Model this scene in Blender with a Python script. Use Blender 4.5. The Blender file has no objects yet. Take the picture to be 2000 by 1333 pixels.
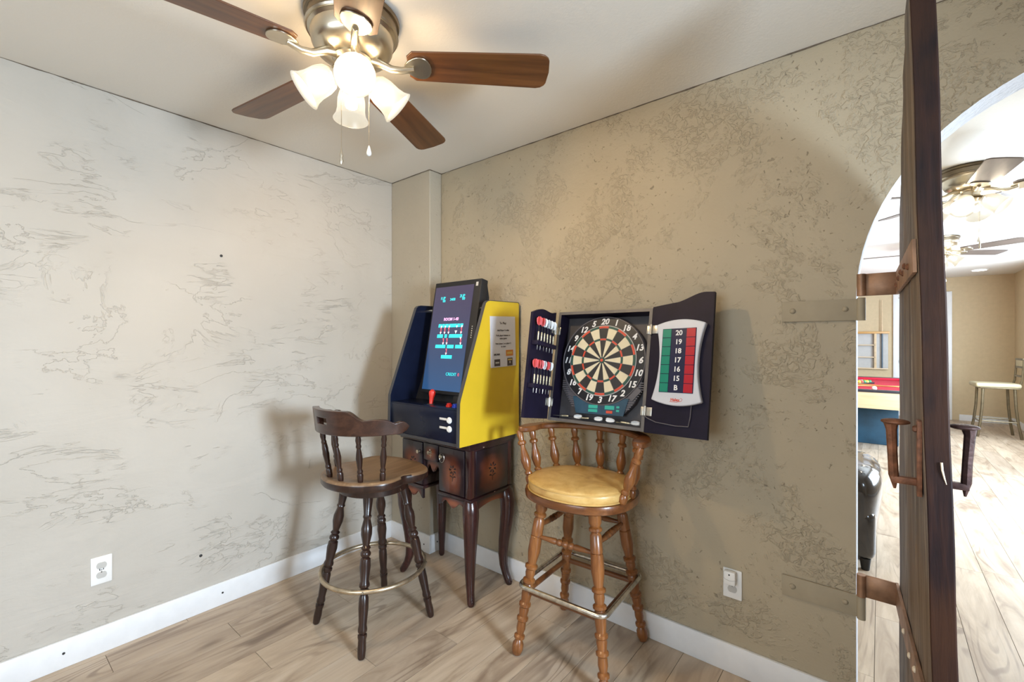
import bpy, bmesh, math, random
from mathutils import Vector, Matrix

random.seed(7)
PI = math.pi
sc = bpy.context.scene
COL = sc.collection

# ------------------------------------------------------------------ camera, world, lights, exposure
cam_d = bpy.data.cameras.new('camera')
cam_d.sensor_width = 36.0
cam_d.lens = 15.876
cam_d.clip_start = 0.02
cam = bpy.data.objects.new('camera', cam_d)
cam.location = (2.619, -1.994, 1.349)
cam.rotation_euler = (PI/2, 0, math.radians(39.2))
COL.objects.link(cam)
sc.camera = cam

world = bpy.data.worlds.new('daylight')
sc.world = world
world.use_nodes = True
bgn = world.node_tree.nodes['Background']
bgn.inputs['Color'].default_value = (0.80, 0.90, 1.0, 1)
bgn.inputs['Strength'].default_value = 1.2

vs = sc.view_settings
vs.view_transform = 'Standard'
vs.look = 'None'
vs.gamma = 1.0
vs.use_curve_mapping = False
vs.exposure = 0.10
sc.cycles.use_denoising = True
sc.cycles.use_adaptive_sampling = True
sc.cycles.adaptive_threshold = 0.025
sc.cycles.max_bounces = 8
sc.cycles.diffuse_bounces = 5
sc.cycles.glossy_bounces = 4
sc.cycles.caustics_reflective = False
sc.cycles.caustics_refractive = False
sc.cycles.sample_clamp_indirect = 6.0


def area_light(name, loc, target, sx, sy, power, colour):
    l = bpy.data.lights.new(name, 'AREA')
    l.shape = 'RECTANGLE'
    l.size, l.size_y = sx, sy
    l.energy = power
    l.color = colour
    o = bpy.data.objects.new(name, l)
    o.location = loc
    o.rotation_euler = (Vector(target) - Vector(loc)).to_track_quat('-Z', 'Y').to_euler()
    COL.objects.link(o)
    return o


DAY = (0.69, 0.84, 1.0)
# daylight through the windows of the two rooms, rear and far ones added as fill (lights stand just outside each opening)
side = area_light('daylight_games_side', (4.36, -1.30, 1.40), (0, -1.45, 0.45), 0.50, 0.62, 66, DAY)
side.data.spread = math.radians(118)      # beam narrowed to keep the upper left wall dimmer
area_light('fill_games_rear', (1.9, -3.55, 1.5), (1.5, 0, 1.2), 1.5, 1.1, 34, DAY)  # unseen rear window light, serves as ambient fill
area_light('daylight_pool_side', (4.42, 3.2, 1.35), (0, 3.2, 1.5), 2.5, 1.4, 290, DAY)
area_light('fill_pool_far', (4.42, 6.1, 1.40), (0, 6.6, 1.3), 1.3, 1.2, 130, DAY)  # unseen window light added to brighten the far wall
FAN_W = 1200.0          # emission of the bulbs in the near fan
FAR_W = 330.0          # and in the fans of the next room
WARM = (1.0, 0.72, 0.41)

# ------------------------------------------------------------------ materials


class NT:
    def __init__(s, m):
        m.use_nodes = True
        s.t = m.node_tree
        s.n = s.t.nodes
        s.b = s.n['Principled BSDF']

    def add(s, typ, **kw):
        n = s.n.new(typ)
        for k, v in kw.items():
            setattr(n, k, v)
        return n

    def put(s, sock, v):
        if isinstance(v, bpy.types.NodeSocket):
            s.t.links.new(v, sock)
        else:
            if sock.type == 'RGBA' and len(v) == 3:
                v = (*v, 1)
            sock.default_value = v

    def math(s, op, a, b=0.0, c=0.0, clamp=False):
        n = s.add('ShaderNodeMath', operation=op, use_clamp=clamp)
        s.put(n.inputs[0], a); s.put(n.inputs[1], b); s.put(n.inputs[2], c)
        return n.outputs[0]

    def noise(s, vec, scale, detail=4, rough=0.55, dist=0.0):
        n = s.add('ShaderNodeTexNoise')
        s.put(n.inputs['Vector'], vec)
        n.inputs['Scale'].default_value = scale
        n.inputs['Detail'].default_value = detail
        n.inputs['Roughness'].default_value = rough
        n.inputs['Distortion'].default_value = dist
        return n.outputs['Fac']

    def ramp(s, fac, stops, interp='LINEAR'):
        n = s.add('ShaderNodeValToRGB')
        n.color_ramp.interpolation = interp
        e = n.color_ramp.elements
        while len(e) > 1:
            e.remove(e[0])
        e[0].position = stops[0][0]; e[0].color = (*stops[0][1], 1)
        for p, c in stops[1:]:
            x = e.new(p); x.color = (*c, 1)
        s.put(n.inputs['Fac'], fac)
        return n.outputs['Color']

    def rng(s, v, a, b, c=0.0, d=1.0, smooth=True):
        n = s.add('ShaderNodeMapRange', interpolation_type='SMOOTHSTEP' if smooth else 'LINEAR')
        s.put(n.inputs['Value'], v)
        for i, x in zip(('From Min', 'From Max', 'To Min', 'To Max'), (a, b, c, d)):
            n.inputs[i].default_value = x
        return n.outputs['Result']

    def mix(s, f, a, b, blend='MIX'):
        n = s.add('ShaderNodeMix', data_type='RGBA', blend_type=blend)
        s.put(n.inputs[0], f); s.put(n.inputs[6], a); s.put(n.inputs[7], b)
        return n.outputs[2]

    def scale(s, vec, v):
        n = s.add('ShaderNodeVectorMath', operation='MULTIPLY')
        s.put(n.inputs[0], vec); n.inputs[1].default_value = v
        return n.outputs[0]

    def vadd(s, a, b):
        n = s.add('ShaderNodeVectorMath', operation='ADD')
        s.put(n.inputs[0], a); s.put(n.inputs[1], b)
        return n.outputs[0]

    def obj(s):
        return s.add('ShaderNodeTexCoord').outputs['Object']

    def gen(s):
        return s.add('ShaderNodeTexCoord').outputs['Generated']

    def pos(s):
        return s.add('ShaderNodeNewGeometry').outputs['Position']

    def rnd(s):
        return s.add('ShaderNodeObjectInfo').outputs['Random']

    def bump(s, h, strength=0.3, dist=0.01):
        n = s.add('ShaderNodeBump')
        n.inputs['Strength'].default_value = strength
        n.inputs['Distance'].default_value = dist
        s.put(n.inputs['Height'], h)
        s.put(s.b.inputs['Normal'], n.outputs[0])

    def set(s, **kw):
        names = dict(col='Base Color', rough='Roughness', metal='Metallic', spec='Specular IOR Level', coat='Coat Weight',
                     crough='Coat Roughness', emi='Emission Color', emis='Emission Strength', trans='Transmission Weight', sub='Subsurface Weight')
        for k, v in kw.items():
            s.put(s.b.inputs[names[k]], v)


def simple(name, col, rough=0.5, metal=0.0, var=0.12, vscale=18.0, bump=0.0, bscale=60.0, coat=0.0, emi=None, emis=0.0, spec=0.5):
    m = bpy.data.materials.new(name); t = NT(m)
    o = t.obj()
    f = t.noise(o, vscale, 4)
    dark = tuple(c*(1-var) for c in col); lite = tuple(min(1, c*(1+var)) for c in col)
    t.set(col=t.ramp(f, [(0.3, dark), (0.7, lite)]), rough=rough, metal=metal, coat=coat, spec=spec)
    if bump:
        t.bump(t.noise(o, bscale, 5), bump, 0.004)
    if emi:
        t.set(emi=emi, emis=emis)
    return m


def flat(name, col, rough=0.5, emis=0.0, metal=0.0):
    m = bpy.data.materials.new(name); t = NT(m)
    t.set(col=col, rough=rough, metal=metal)
    if emis:
        t.set(emi=col, emis=emis)
    return m


def wood(name, c1, c2, c3, axis='z', scale=14.0, rough=0.4, coat=0.0, bump=0.1, wear=None, wear_at=0.62, wear_scale=9.0):
    m = bpy.data.materials.new(name); t = NT(m)
    o = t.obj()
    k = {'x': (0.08, 1, 1), 'y': (1, 0.08, 1), 'z': (1, 1, 0.08)}[axis]
    n = t.add('ShaderNodeVectorMath', operation='SCALE')
    t.put(n.inputs[0], t.add('ShaderNodeObjectInfo').outputs['Location']); n.inputs['Scale'].default_value = 3.1
    p = t.scale(t.vadd(o, n.outputs[0]), k)
    f = t.noise(p, scale, 6, 0.6, 1.2)
    fine = t.noise(p, scale*6, 3, 0.5, 0.3)
    g = t.math('ADD', t.math('MULTIPLY', f, 0.75), t.math('MULTIPLY', fine, 0.25))
    c = t.ramp(g, [(0.32, c1), (0.5, c2), (0.68, c3)])
    if wear:
        w = t.rng(t.noise(o, wear_scale, 6, 0.65), wear_at, wear_at+0.08)
        c = t.mix(w, c, wear)
    t.set(col=c, rough=rough, coat=coat)
    t.b.inputs['Coat Roughness'].default_value = 0.15
    if bump:
        t.bump(g, bump, 0.004)
    return m


M = {}


def stucco_smooth():
    # hand-trowelled plaster: broad sweeps, torn trowel edges and short broken strokes
    m = bpy.data.materials.new('trowelled_plaster'); t = NT(m)
    p = t.pos()
    def edges(sc_, scale, dist, width, g_scale, g0, g1, off):
        q = t.vadd(t.scale(p, sc_), (off, off*1.7, off*0.6))
        n = t.noise(q, scale, 7, 0.62, dist)
        d = t.math('ABSOLUTE', t.math('SUBTRACT', n, 0.5))
        line = t.rng(d, 0.0, width, 1.0, 0.0)
        step = t.rng(n, 0.5-width*1.2, 0.5+width*1.2)
        gate = t.rng(t.noise(t.vadd(p, (off*2, off, off)), g_scale, 4, 0.6), g0, g1)
        return t.math('MULTIPLY', line, gate), t.math('MULTIPLY', step, gate)
    l1, s1 = edges((1, 0.75, 1.5), 2.2, 0.9, 0.009, 1.7, 0.43, 0.52, 3.0)
    l2, s2 = edges((1, 0.6, 2.2), 3.8, 0.6, 0.013, 2.2, 0.50, 0.58, 7.0)
    l3, s3 = edges((1, 0.5, 2.8), 7.0, 0.5, 0.020, 2.6, 0.59, 0.68, 11.0)
    sweeps = t.noise(t.scale(p, (1, 0.8, 2.2)), 2.6, 5, 0.55, 0.8)
    fine = t.noise(p, 55, 4)
    line = t.math('ADD', t.math('ADD', l1, l2), t.math('MULTIPLY', l3, 0.8), clamp=True)
    st = t.math('ADD', t.math('MULTIPLY', s1, 0.14), t.math('ADD', t.math('MULTIPLY', s2, 0.10), t.math('MULTIPLY', s3, 0.07)))
    h = t.math('ADD', t.math('MULTIPLY', line, 0.10), t.math('ADD', st, t.math('MULTIPLY', sweeps, 0.55)))
    h = t.math('ADD', h, t.math('MULTIPLY', fine, 0.035))
    c = t.ramp(t.noise(p, 1.8, 3), [(0.3, (0.465, 0.43, 0.375)), (0.7, (0.515, 0.48, 0.425))])
    c = t.mix(t.math('MULTIPLY', line, 0.12), c, (0.36, 0.30, 0.22))
    t.set(col=c, rough=0.75, spec=0.25)
    t.bump(h, 0.72, 0.02)
    return m


def stucco_rough(name='skip_trowel_plaster', col=(0.42, 0.355, 0.25), amount=1.0):
    # skip-trowelled plaster: crumbly raised patches and open pits between smoothed areas
    m = bpy.data.materials.new(name); t = NT(m)
    p = t.pos()
    mask = t.rng(t.noise(t.vadd(p, (4.0, 0, 2.5)), 3.2, 6, 0.72, 0.4), 0.48, 0.56)
    worm = t.noise(p, 33, 5, 0.6, 0.8)
    w = t.rng(worm, 0.45, 0.55)
    crumb = t.noise(p, 100, 4, 0.6, 0.8)
    coarse = t.noise(p, 7, 4, 0.5)
    pits = t.rng(t.noise(p, 52, 3, 0.5, 0.8), 0.655, 0.72)
    gate2 = t.rng(t.noise(p, 3.1, 3), 0.38, 0.58)
    pits = t.math('MULTIPLY', pits, gate2)
    h = t.math('MULTIPLY', t.math('MULTIPLY', w, mask), 0.18)
    h = t.math('ADD', h, t.math('MULTIPLY', t.math('MULTIPLY', crumb, mask), 0.07))
    h = t.math('ADD', h, t.math('MULTIPLY', coarse, 0.40))
    h = t.math('SUBTRACT', h, t.math('MULTIPLY', pits, 0.22))
    h = t.math('ADD', h, t.math('MULTIPLY', t.noise(p, 110, 3), 0.05))
    lo = tuple(x*0.94 for x in col); hi = tuple(x*1.05 for x in col)
    c = t.ramp(t.noise(p, 2.2, 3), [(0.3, lo), (0.7, hi)])
    c = t.mix(t.math('MULTIPLY', pits, 0.45), c, (0.15, 0.12, 0.08))
    t.set(col=c, rough=0.62, spec=0.35)
    t.bump(h, 0.75*amount, 0.02)
    return m


def plaster_white(name, col=(0.78, 0.77, 0.75), scale=45, strength=0.3):
    m = bpy.data.materials.new(name); t = NT(m)
    p = t.pos()
    h = t.math('ADD', t.noise(p, scale, 5, 0.6, 0.8), t.math('MULTIPLY', t.noise(p, 3, 3), 0.5))
    t.set(col=col, rough=0.8, spec=0.2)
    t.bump(h, strength, 0.01)
    return m


def floor_planks():
    m = bpy.data.materials.new('oak_laminate'); t = NT(m)
    p = t.pos()
    r = t.rnd()
    comb = t.add('ShaderNodeCombineXYZ')
    t.put(comb.inputs[0], t.math('MULTIPLY', r, 37.0)); t.put(comb.inputs[1], t.math('MULTIPLY', r, 91.0))
    q = t.vadd(p, comb.outputs[0])
    q1 = t.scale(q, (1, 0.16, 1))
    warp = t.noise(t.scale(q, (1, 0.35, 1)), 5.0, 3, 0.5)
    big = t.noise(q1, 7.0, 5, 0.6, 1.8)
    fine = t.noise(t.scale(q, (1, 0.05, 1)), 70, 4, 0.55, 0.4)
    rings = t.math('SINE', t.math('MULTIPLY', t.noise(q1, 4.0, 2, 0.4, 0.6), 120.0))
    rings = t.math('MULTIPLY', t.rng(rings, 0.35, 1.0), t.rng(warp, 0.5, 0.68))
    base = t.ramp(big, [(0.30, (0.25, 0.175, 0.12)), (0.43, (0.41, 0.315, 0.225)), (0.57, (0.51, 0.405, 0.30)), (0.76, (0.56, 0.465, 0.365))])
    base = t.mix(t.math('MULTIPLY', t.rng(fine, 0.35, 0.7), 0.30), base, (0.40, 0.31, 0.235))
    base = t.mix(t.math('MULTIPLY', rings, 0.65), base, (0.22, 0.155, 0.11))
    kn = t.rng(t.noise(t.scale(q, (1, 0.4, 1)), 6.5, 2, 0.4, 0.4), 0.66, 0.76)
    base = t.mix(t.math('MULTIPLY', kn, 0.7), base, (0.15, 0.10, 0.07))
    tone = t.ramp(r, [(0, (0.86, 0.85, 0.85)), (0.5, (1, 0.99, 0.97)), (1, (1.08, 1.07, 1.05))])
    t.set(col=t.mix(1.0, base, tone, 'MULTIPLY'), rough=t.rng(fine, 0.2, 0.8, 0.34, 0.5), spec=0.45)
    t.bump(fine, 0.06, 0.003)
    return m


M['wall_l'] = stucco_smooth()
M['wall_r'] = stucco_rough()
M['ceiling'] = plaster_white('ceiling_paint', (0.74, 0.70, 0.63), 70, 0.12)
M['reveal'] = plaster_white('white_reveal', (0.74, 0.76, 0.80), 35, 0.9)
M['base'] = simple('white_trim_paint', (0.80, 0.81, 0.82), 0.45, var=0.03)
M['floor'] = floor_planks()
M['sub'] = flat('dark_underlay', (0.06, 0.045, 0.035), 0.9)
M['beige'] = simple('beige_far_wall', (0.60, 0.475, 0.30), 0.8, var=0.04, bump=0.1, bscale=80)
M['white'] = simple('white_plastic', (0.82, 0.82, 0.80), 0.4, var=0.02)
M['gap_shade'] = simple('shadow_gap_brown', (0.13, 0.10, 0.07), 0.9, var=0.4, vscale=40)  # colour standing in for shade in the gap under the ceiling
M['slot'] = flat('dark_slot', (0.02, 0.02, 0.02), 0.6)
M['greyplastic'] = simple('grey_socket', (0.50, 0.49, 0.46), 0.4, var=0.03)
M['plate'] = simple('painted_steel', (0.35, 0.295, 0.205), 0.75, var=0.05, bump=0.06)

M['stool_dark'] = wood('dark_stained_wood', (0.012, 0.005, 0.0035), (0.023, 0.0095, 0.0065), (0.044, 0.019, 0.012), 'z', 22, 0.30, 0.15, 0.08, (0.20, 0.12, 0.075), 0.66, 30)
M['stool_rail'] = wood('dark_rail_wood', (0.022, 0.008, 0.0055), (0.040, 0.0145, 0.009), (0.068, 0.027, 0.016), 'x', 22, 0.30, 0.35, 0.08, (0.22, 0.15, 0.10), 0.66, 16)
M['seat_worn'] = wood('worn_seat_wood', (0.115, 0.062, 0.030), (0.19, 0.108, 0.052), (0.27, 0.165, 0.085), 'y', 16, 0.35, 0.2, 0.08, (0.33, 0.22, 0.125), 0.62, 7)
M['honey'] = wood('honey_wood', (0.11, 0.035, 0.009), (0.21, 0.073, 0.018), (0.31, 0.12, 0.033), 'z', 20, 0.32, 0.35, 0.06)
M['honey_dark'] = wood('honey_rail', (0.08, 0.025, 0.008), (0.145, 0.048, 0.013), (0.22, 0.08, 0.023), 'x', 20, 0.3, 0.35, 0.06)
M['ring_brass'] = simple('worn_brass_ring', (0.52, 0.43, 0.31), 0.32, 0.9, var=0.3, vscale=30)
M['chrome'] = simple('worn_chrome', (0.62, 0.60, 0.55), 0.25, 1.0, var=0.35, vscale=40)
M['nickel'] = simple('brushed_nickel', (0.62, 0.55, 0.43), 0.3, 1.0, var=0.06)
M['nickel_dark'] = simple('dark_nickel', (0.20, 0.16, 0.11), 0.35, 1.0, var=0.1)
M['steel'] = simple('hinge_steel', (0.55, 0.52, 0.46), 0.35, 1.0, var=0.2)
M['blade'] = wood('walnut_blade', (0.055, 0.019, 0.007), (0.105, 0.038, 0.012), (0.16, 0.062, 0.019), 'x', 12, 0.35, 0.2, 0.03)
M['blade2'] = wood('brown_blade', (0.07, 0.05, 0.04), (0.10, 0.075, 0.06), (0.14, 0.10, 0.085), 'x', 12, 0.35, 0.2, 0.03)
M['brass'] = simple('dart_brass', (0.62, 0.55, 0.38), 0.35, 0.6, var=0.2, vscale=150)


def vinyl():
    m = bpy.data.materials.new('mustard_vinyl'); t = NT(m)
    o = t.obj()
    f = t.noise(o, 9, 5, 0.6, 0.8)
    f2 = t.noise(t.scale(o, (1, 1, 4)), 26, 4)
    g = t.math('ADD', t.math('MULTIPLY', f, 0.7), t.math('MULTIPLY', f2, 0.3))
    t.set(col=t.ramp(g, [(0.3, (0.42, 0.22, 0.055)), (0.52, (0.60, 0.37, 0.12)), (0.72, (0.70, 0.48, 0.19))]), rough=0.38, coat=0.15)
    t.bump(t.noise(o, 120, 3), 0.05, 0.002)
    return m


M['vinyl'] = vinyl()
M['vinyl_edge'] = simple('vinyl_piping', (0.55, 0.34, 0.11), 0.4, var=0.15)
M['black'] = simple('black_laminate', (0.007, 0.010, 0.026), 0.25, var=0.1, spec=0.3)
M['blacksoft'] = simple('black_matte', (0.008, 0.008, 0.010), 0.6, var=0.1)
M['cabinet_in'] = simple('black_stained_board', (0.009, 0.006, 0.018), 0.5, var=0.2, spec=0.2)
M['cabinet_back'] = simple('grey_back_board', (0.060, 0.053, 0.056), 0.5, var=0.15)
M['cabinet_edge'] = simple('grey_board_edge', (0.12, 0.105, 0.095), 0.45, var=0.25, vscale=12)
M['yellow'] = simple('yellow_laminate', (0.66, 0.44, 0.022), 0.36, var=0.06, vscale=5)
M['tmold'] = simple('grey_black_edge', (0.05, 0.05, 0.055), 0.4, var=0.1)
M['red'] = flat('red_plastic', (0.62, 0.025, 0.012), 0.3)
M['bluebtn'] = flat('blue_plastic', (0.02, 0.05, 0.45), 0.3)
M['paper'] = simple('printed_paper', (0.62, 0.62, 0.66), 0.35, var=0.03)
M['ink'] = flat('ink', (0.06, 0.05, 0.05), 0.6)
M['orange'] = flat('print_orange', (0.55, 0.20, 0.03), 0.5)
M['yellowprint'] = flat('print_yellow', (0.60, 0.42, 0.10), 0.5)


def screen_mat():
    m = bpy.data.materials.new('lit_screen'); t = NT(m)
    s = t.add('ShaderNodeSeparateXYZ'); t.put(s.inputs[0], t.gen())
    c = t.ramp(s.outputs[2], [(0.0, (0.018, 0.075, 0.19)), (0.3, (0.028, 0.06, 0.14)), (0.65, (0.045, 0.045, 0.10)), (1.0, (0.055, 0.04, 0.085))])  # purple-to-blue gradient paints a reflection into the screen glow
    t.set(col=(0.01, 0.01, 0.015), rough=0.12, emi=c, emis=1.15)
    return m


M['screen'] = screen_mat()
M['cyan'] = flat('glow_cyan', (0.03, 0.62, 0.66), 0.5, 1.0)
M['pink'] = flat('glow_pink', (0.75, 0.35, 0.62), 0.5, 1.0)
M['redglow'] = flat('glow_red', (0.65, 0.10, 0.14), 0.5, 0.9)
M['whiteglow'] = flat('glow_white', (0.7, 0.7, 0.75), 0.5, 0.9)


def burst(name, axis):
    # stained wood panel: chestnut centre fading to black border, as the finish was sprayed
    m = bpy.data.materials.new(name); t = NT(m)
    s = t.add('ShaderNodeSeparateXYZ'); t.put(s.inputs[0], t.gen())
    a = s.outputs[0 if axis == 'x' else 1]; b = s.outputs[2]
    da = t.math('MULTIPLY', t.math('ABSOLUTE', t.math('SUBTRACT', a, 0.5)), 2)
    db = t.math('MULTIPLY', t.math('ABSOLUTE', t.math('SUBTRACT', b, 0.42)), 1.8)
    dd = t.math('POWER', t.math('ADD', t.math('POWER', da, 3.0), t.math('POWER', db, 3.0)), 0.333)
    dd = t.math('ADD', dd, t.math('MULTIPLY', t.math('SUBTRACT', t.noise(t.obj(), 12, 4), 0.5), 0.5))
    c = t.ramp(dd, [(0.15, (0.26, 0.070, 0.022)), (0.5, (0.13, 0.030, 0.012)), (0.85, (0.022, 0.009, 0.010)), (1.0, (0.014, 0.007, 0.010))])
    t.set(col=c, rough=0.3, coat=0.3)
    return m


M['desk'] = simple('dark_cherry_lacquer', (0.022, 0.008, 0.010), 0.25, var=0.4, vscale=10, coat=0.35)
M['desk_leg'] = wood('worn_cherry_leg', (0.016, 0.006, 0.007), (0.032, 0.009, 0.008), (0.062, 0.015, 0.011), 'z', 14, 0.25, 0.4, 0.04, (0.55, 0.42, 0.33), 0.73, 42)
M['desk_edge'] = wood('worn_cherry_edge', (0.014, 0.006, 0.008), (0.024, 0.009, 0.010), (0.045, 0.014, 0.012), 'x', 14, 0.25, 0.4, 0.04, (0.50, 0.36, 0.27), 0.68, 36)
M['burst_x'] = burst('sunburst_front', 'x')
M['burst_y'] = burst('sunburst_side', 'y')
M['motif'] = flat('dark_motif', (0.014, 0.006, 0.006), 0.4)

M['num'] = flat('white_number', (0.85, 0.85, 0.85), 0.5)
M['seg_black'] = simple('segment_black', (0.018, 0.017, 0.018), 0.5, var=0.2, bump=0.2, bscale=300)
M['seg_cream'] = simple('segment_cream', (0.74, 0.66, 0.46), 0.5, var=0.05, bump=0.2, bscale=300)
M['seg_red'] = simple('segment_red', (0.62, 0.07, 0.03), 0.5, var=0.05)
M['seg_green'] = simple('segment_green', (0.015, 0.075, 0.055), 0.5, var=0.05)
M['spider'] = simple('grey_spider', (0.45, 0.44, 0.42), 0.4, var=0.05)
M['boardgrey'] = simple('grey_board_body', (0.11, 0.10, 0.11), 0.4, var=0.1)
M['boardblack'] = flat('board_black', (0.008, 0.008, 0.012), 0.35)
M['panelblue'] = simple('display_panel', (0.03, 0.075, 0.12), 0.25, var=0.2)
M['lcd'] = flat('lcd_green', (0.03, 0.32, 0.25), 0.3, 0.25)
M['scoreboard'] = simple('silver_plastic', (0.60, 0.62, 0.68), 0.35, var=0.03)
M['cell_g'] = flat('green_cell', (0.0, 0.20, 0.13), 0.3, 0.08)
M['cell_r'] = flat('red_cell', (0.40, 0.004, 0.018), 0.3, 0.08)
M['navy'] = flat('navy_panel', (0.010, 0.012, 0.05), 0.25)
M['flight_r'] = simple('red_flight', (0.62, 0.07, 0.07), 0.5, var=0.1)
M['flight_w'] = simple('white_flight', (0.78, 0.80, 0.82), 0.5, var=0.1)
M['flight_g'] = simple('grey_flight', (0.42, 0.46, 0.48), 0.5, var=0.3, vscale=90)


def shade_mat():
    m = bpy.data.materials.new('frosted_lit_glass'); t = NT(m)
    s = t.add('ShaderNodeSeparateXYZ'); t.put(s.inputs[0], t.gen())
    e = t.ramp(s.outputs[2], [(0.0, (0.86, 0.76, 0.56)), (0.25, (0.98, 0.90, 0.72)), (0.7, (1.0, 0.95, 0.82)), (1.0, (0.80, 0.66, 0.42))])
    t.set(col=(0.03, 0.029, 0.027), rough=0.4, emi=e, emis=0.72)
    tr = t.add('ShaderNodeBsdfTransparent'); mx = t.add('ShaderNodeMixShader')
    mx.inputs[0].default_value = 0.26
    out = t.n['Material Output']
    t.t.links.new(t.b.outputs[0], mx.inputs[1]); t.t.links.new(tr.outputs[0], mx.inputs[2]); t.t.links.new(mx.outputs[0], out.inputs['Surface'])
    return m


M['shade'] = shade_mat()
M['bulb'] = flat('lit_bulb', WARM, 0.3, FAN_W)
M['bulb_far'] = flat('lit_bulb_far', (1.0, 0.84, 0.62), 0.3, FAR_W)
M['downlight'] = flat('lit_lens', (1.0, 0.95, 0.85), 0.3, 5.0)


def old_plank(name, cols, edge=False):
    m = bpy.data.materials.new(name); t = NT(m)
    o = t.obj()
    q = t.scale(o, (1, 1, 0.07))
    f = t.noise(q, 16, 6, 0.62, 1.2)
    fine = t.noise(q, 90, 4, 0.6, 0.5)
    g = t.math('ADD', t.math('MULTIPLY', f, 0.65), t.math('MULTIPLY', fine, 0.35))
    c = t.ramp(g, [(0.33, cols[0]), (0.5, cols[1]), (0.66, cols[2])])
    blotch = t.rng(t.noise(t.scale(o, (1, 1, 0.5)), 4.5, 4), 0.42, 0.62)
    c = t.mix(t.math('MULTIPLY', blotch, 0.8), c, t.mix(0.5, c, cols[3]))
    t.set(col=c, rough=0.6, spec=0.22)
    t.bump(g, 0.5, 0.006)
    return m


M['plank_face'] = old_plank('weathered_door_face', [(0.035, 0.026, 0.022), (0.13, 0.105, 0.09), (0.28, 0.24, 0.205), (0.19, 0.11, 0.045)])
M['plank_edge'] = old_plank('stained_door_edge', [(0.005, 0.003, 0.004), (0.015, 0.006, 0.006), (0.036, 0.013, 0.008), (0.065, 0.024, 0.007)])
M['rust'] = simple('rusty_iron', (0.20, 0.085, 0.045), 0.55, 0.5, var=0.45, vscale=45, bump=0.3, bscale=90)
M['strap'] = simple('rusty_strap', (0.30, 0.17, 0.10), 0.5, 0.5, var=0.4, vscale=14, bump=0.15, bscale=80)
M['darkiron'] = simple('dark_rust_iron', (0.075, 0.040, 0.036), 0.5, 0.5, var=0.4, vscale=45, bump=0.3, bscale=90)
M['chip'] = simple('raw_wood_chip', (0.68, 0.58, 0.44), 0.6, var=0.1)

M['felt'] = simple('red_felt', (0.48, 0.010, 0.035), 0.85, var=0.06, vscale=60)
M['pt_wood'] = wood('pale_maple', (0.46, 0.32, 0.17), (0.54, 0.39, 0.22), (0.60, 0.45, 0.27), 'x', 10, 0.4, 0.1, 0.02)
M['pt_blue'] = simple('teal_blue_panel', (0.014, 0.060, 0.105), 0.6, var=0.3, vscale=6)
M['pt_rail'] = simple('black_rail', (0.02, 0.018, 0.025), 0.3)
M['cue_orange'] = simple('orange_cue', (0.62, 0.22, 0.035), 0.35)
M['cue_blue'] = simple('blue_grey_butt', (0.07, 0.11, 0.15), 0.35)
M['rack_wood'] = wood('orange_pine', (0.48, 0.25, 0.07), (0.60, 0.33, 0.10), (0.68, 0.40, 0.15), 'x', 10, 0.4, 0.1, 0.02)
M['rack_pale'] = wood('pale_pine', (0.60, 0.44, 0.26), (0.68, 0.51, 0.32), (0.74, 0.57, 0.38), 'x', 10, 0.4, 0.1, 0.02)
M['rack_back'] = simple('grey_rack_board', (0.50, 0.49, 0.47), 0.6, var=0.04)
M['cueball'] = simple('ivory_ball', (0.85, 0.83, 0.76), 0.15, var=0.02)
M['leather'] = simple('black_leather', (0.016, 0.017, 0.022), 0.20, var=0.2, vscale=20, bump=0.5, bscale=7, coat=1.0)
M['stoolmetal'] = simple('bronze_metal', (0.17, 0.13, 0.075), 0.4, 0.6, var=0.2)
M['cream'] = simple('cream_upholstery', (0.46, 0.39, 0.24), 0.6, var=0.06)
M['doorwhite'] = simple('white_door_paint', (0.80, 0.80, 0.80), 0.4, var=0.02)
M['night'] = flat('window_glass_frame', (0.8, 0.8, 0.8), 0.4)

# ------------------------------------------------------------------ mesh helpers


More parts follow.
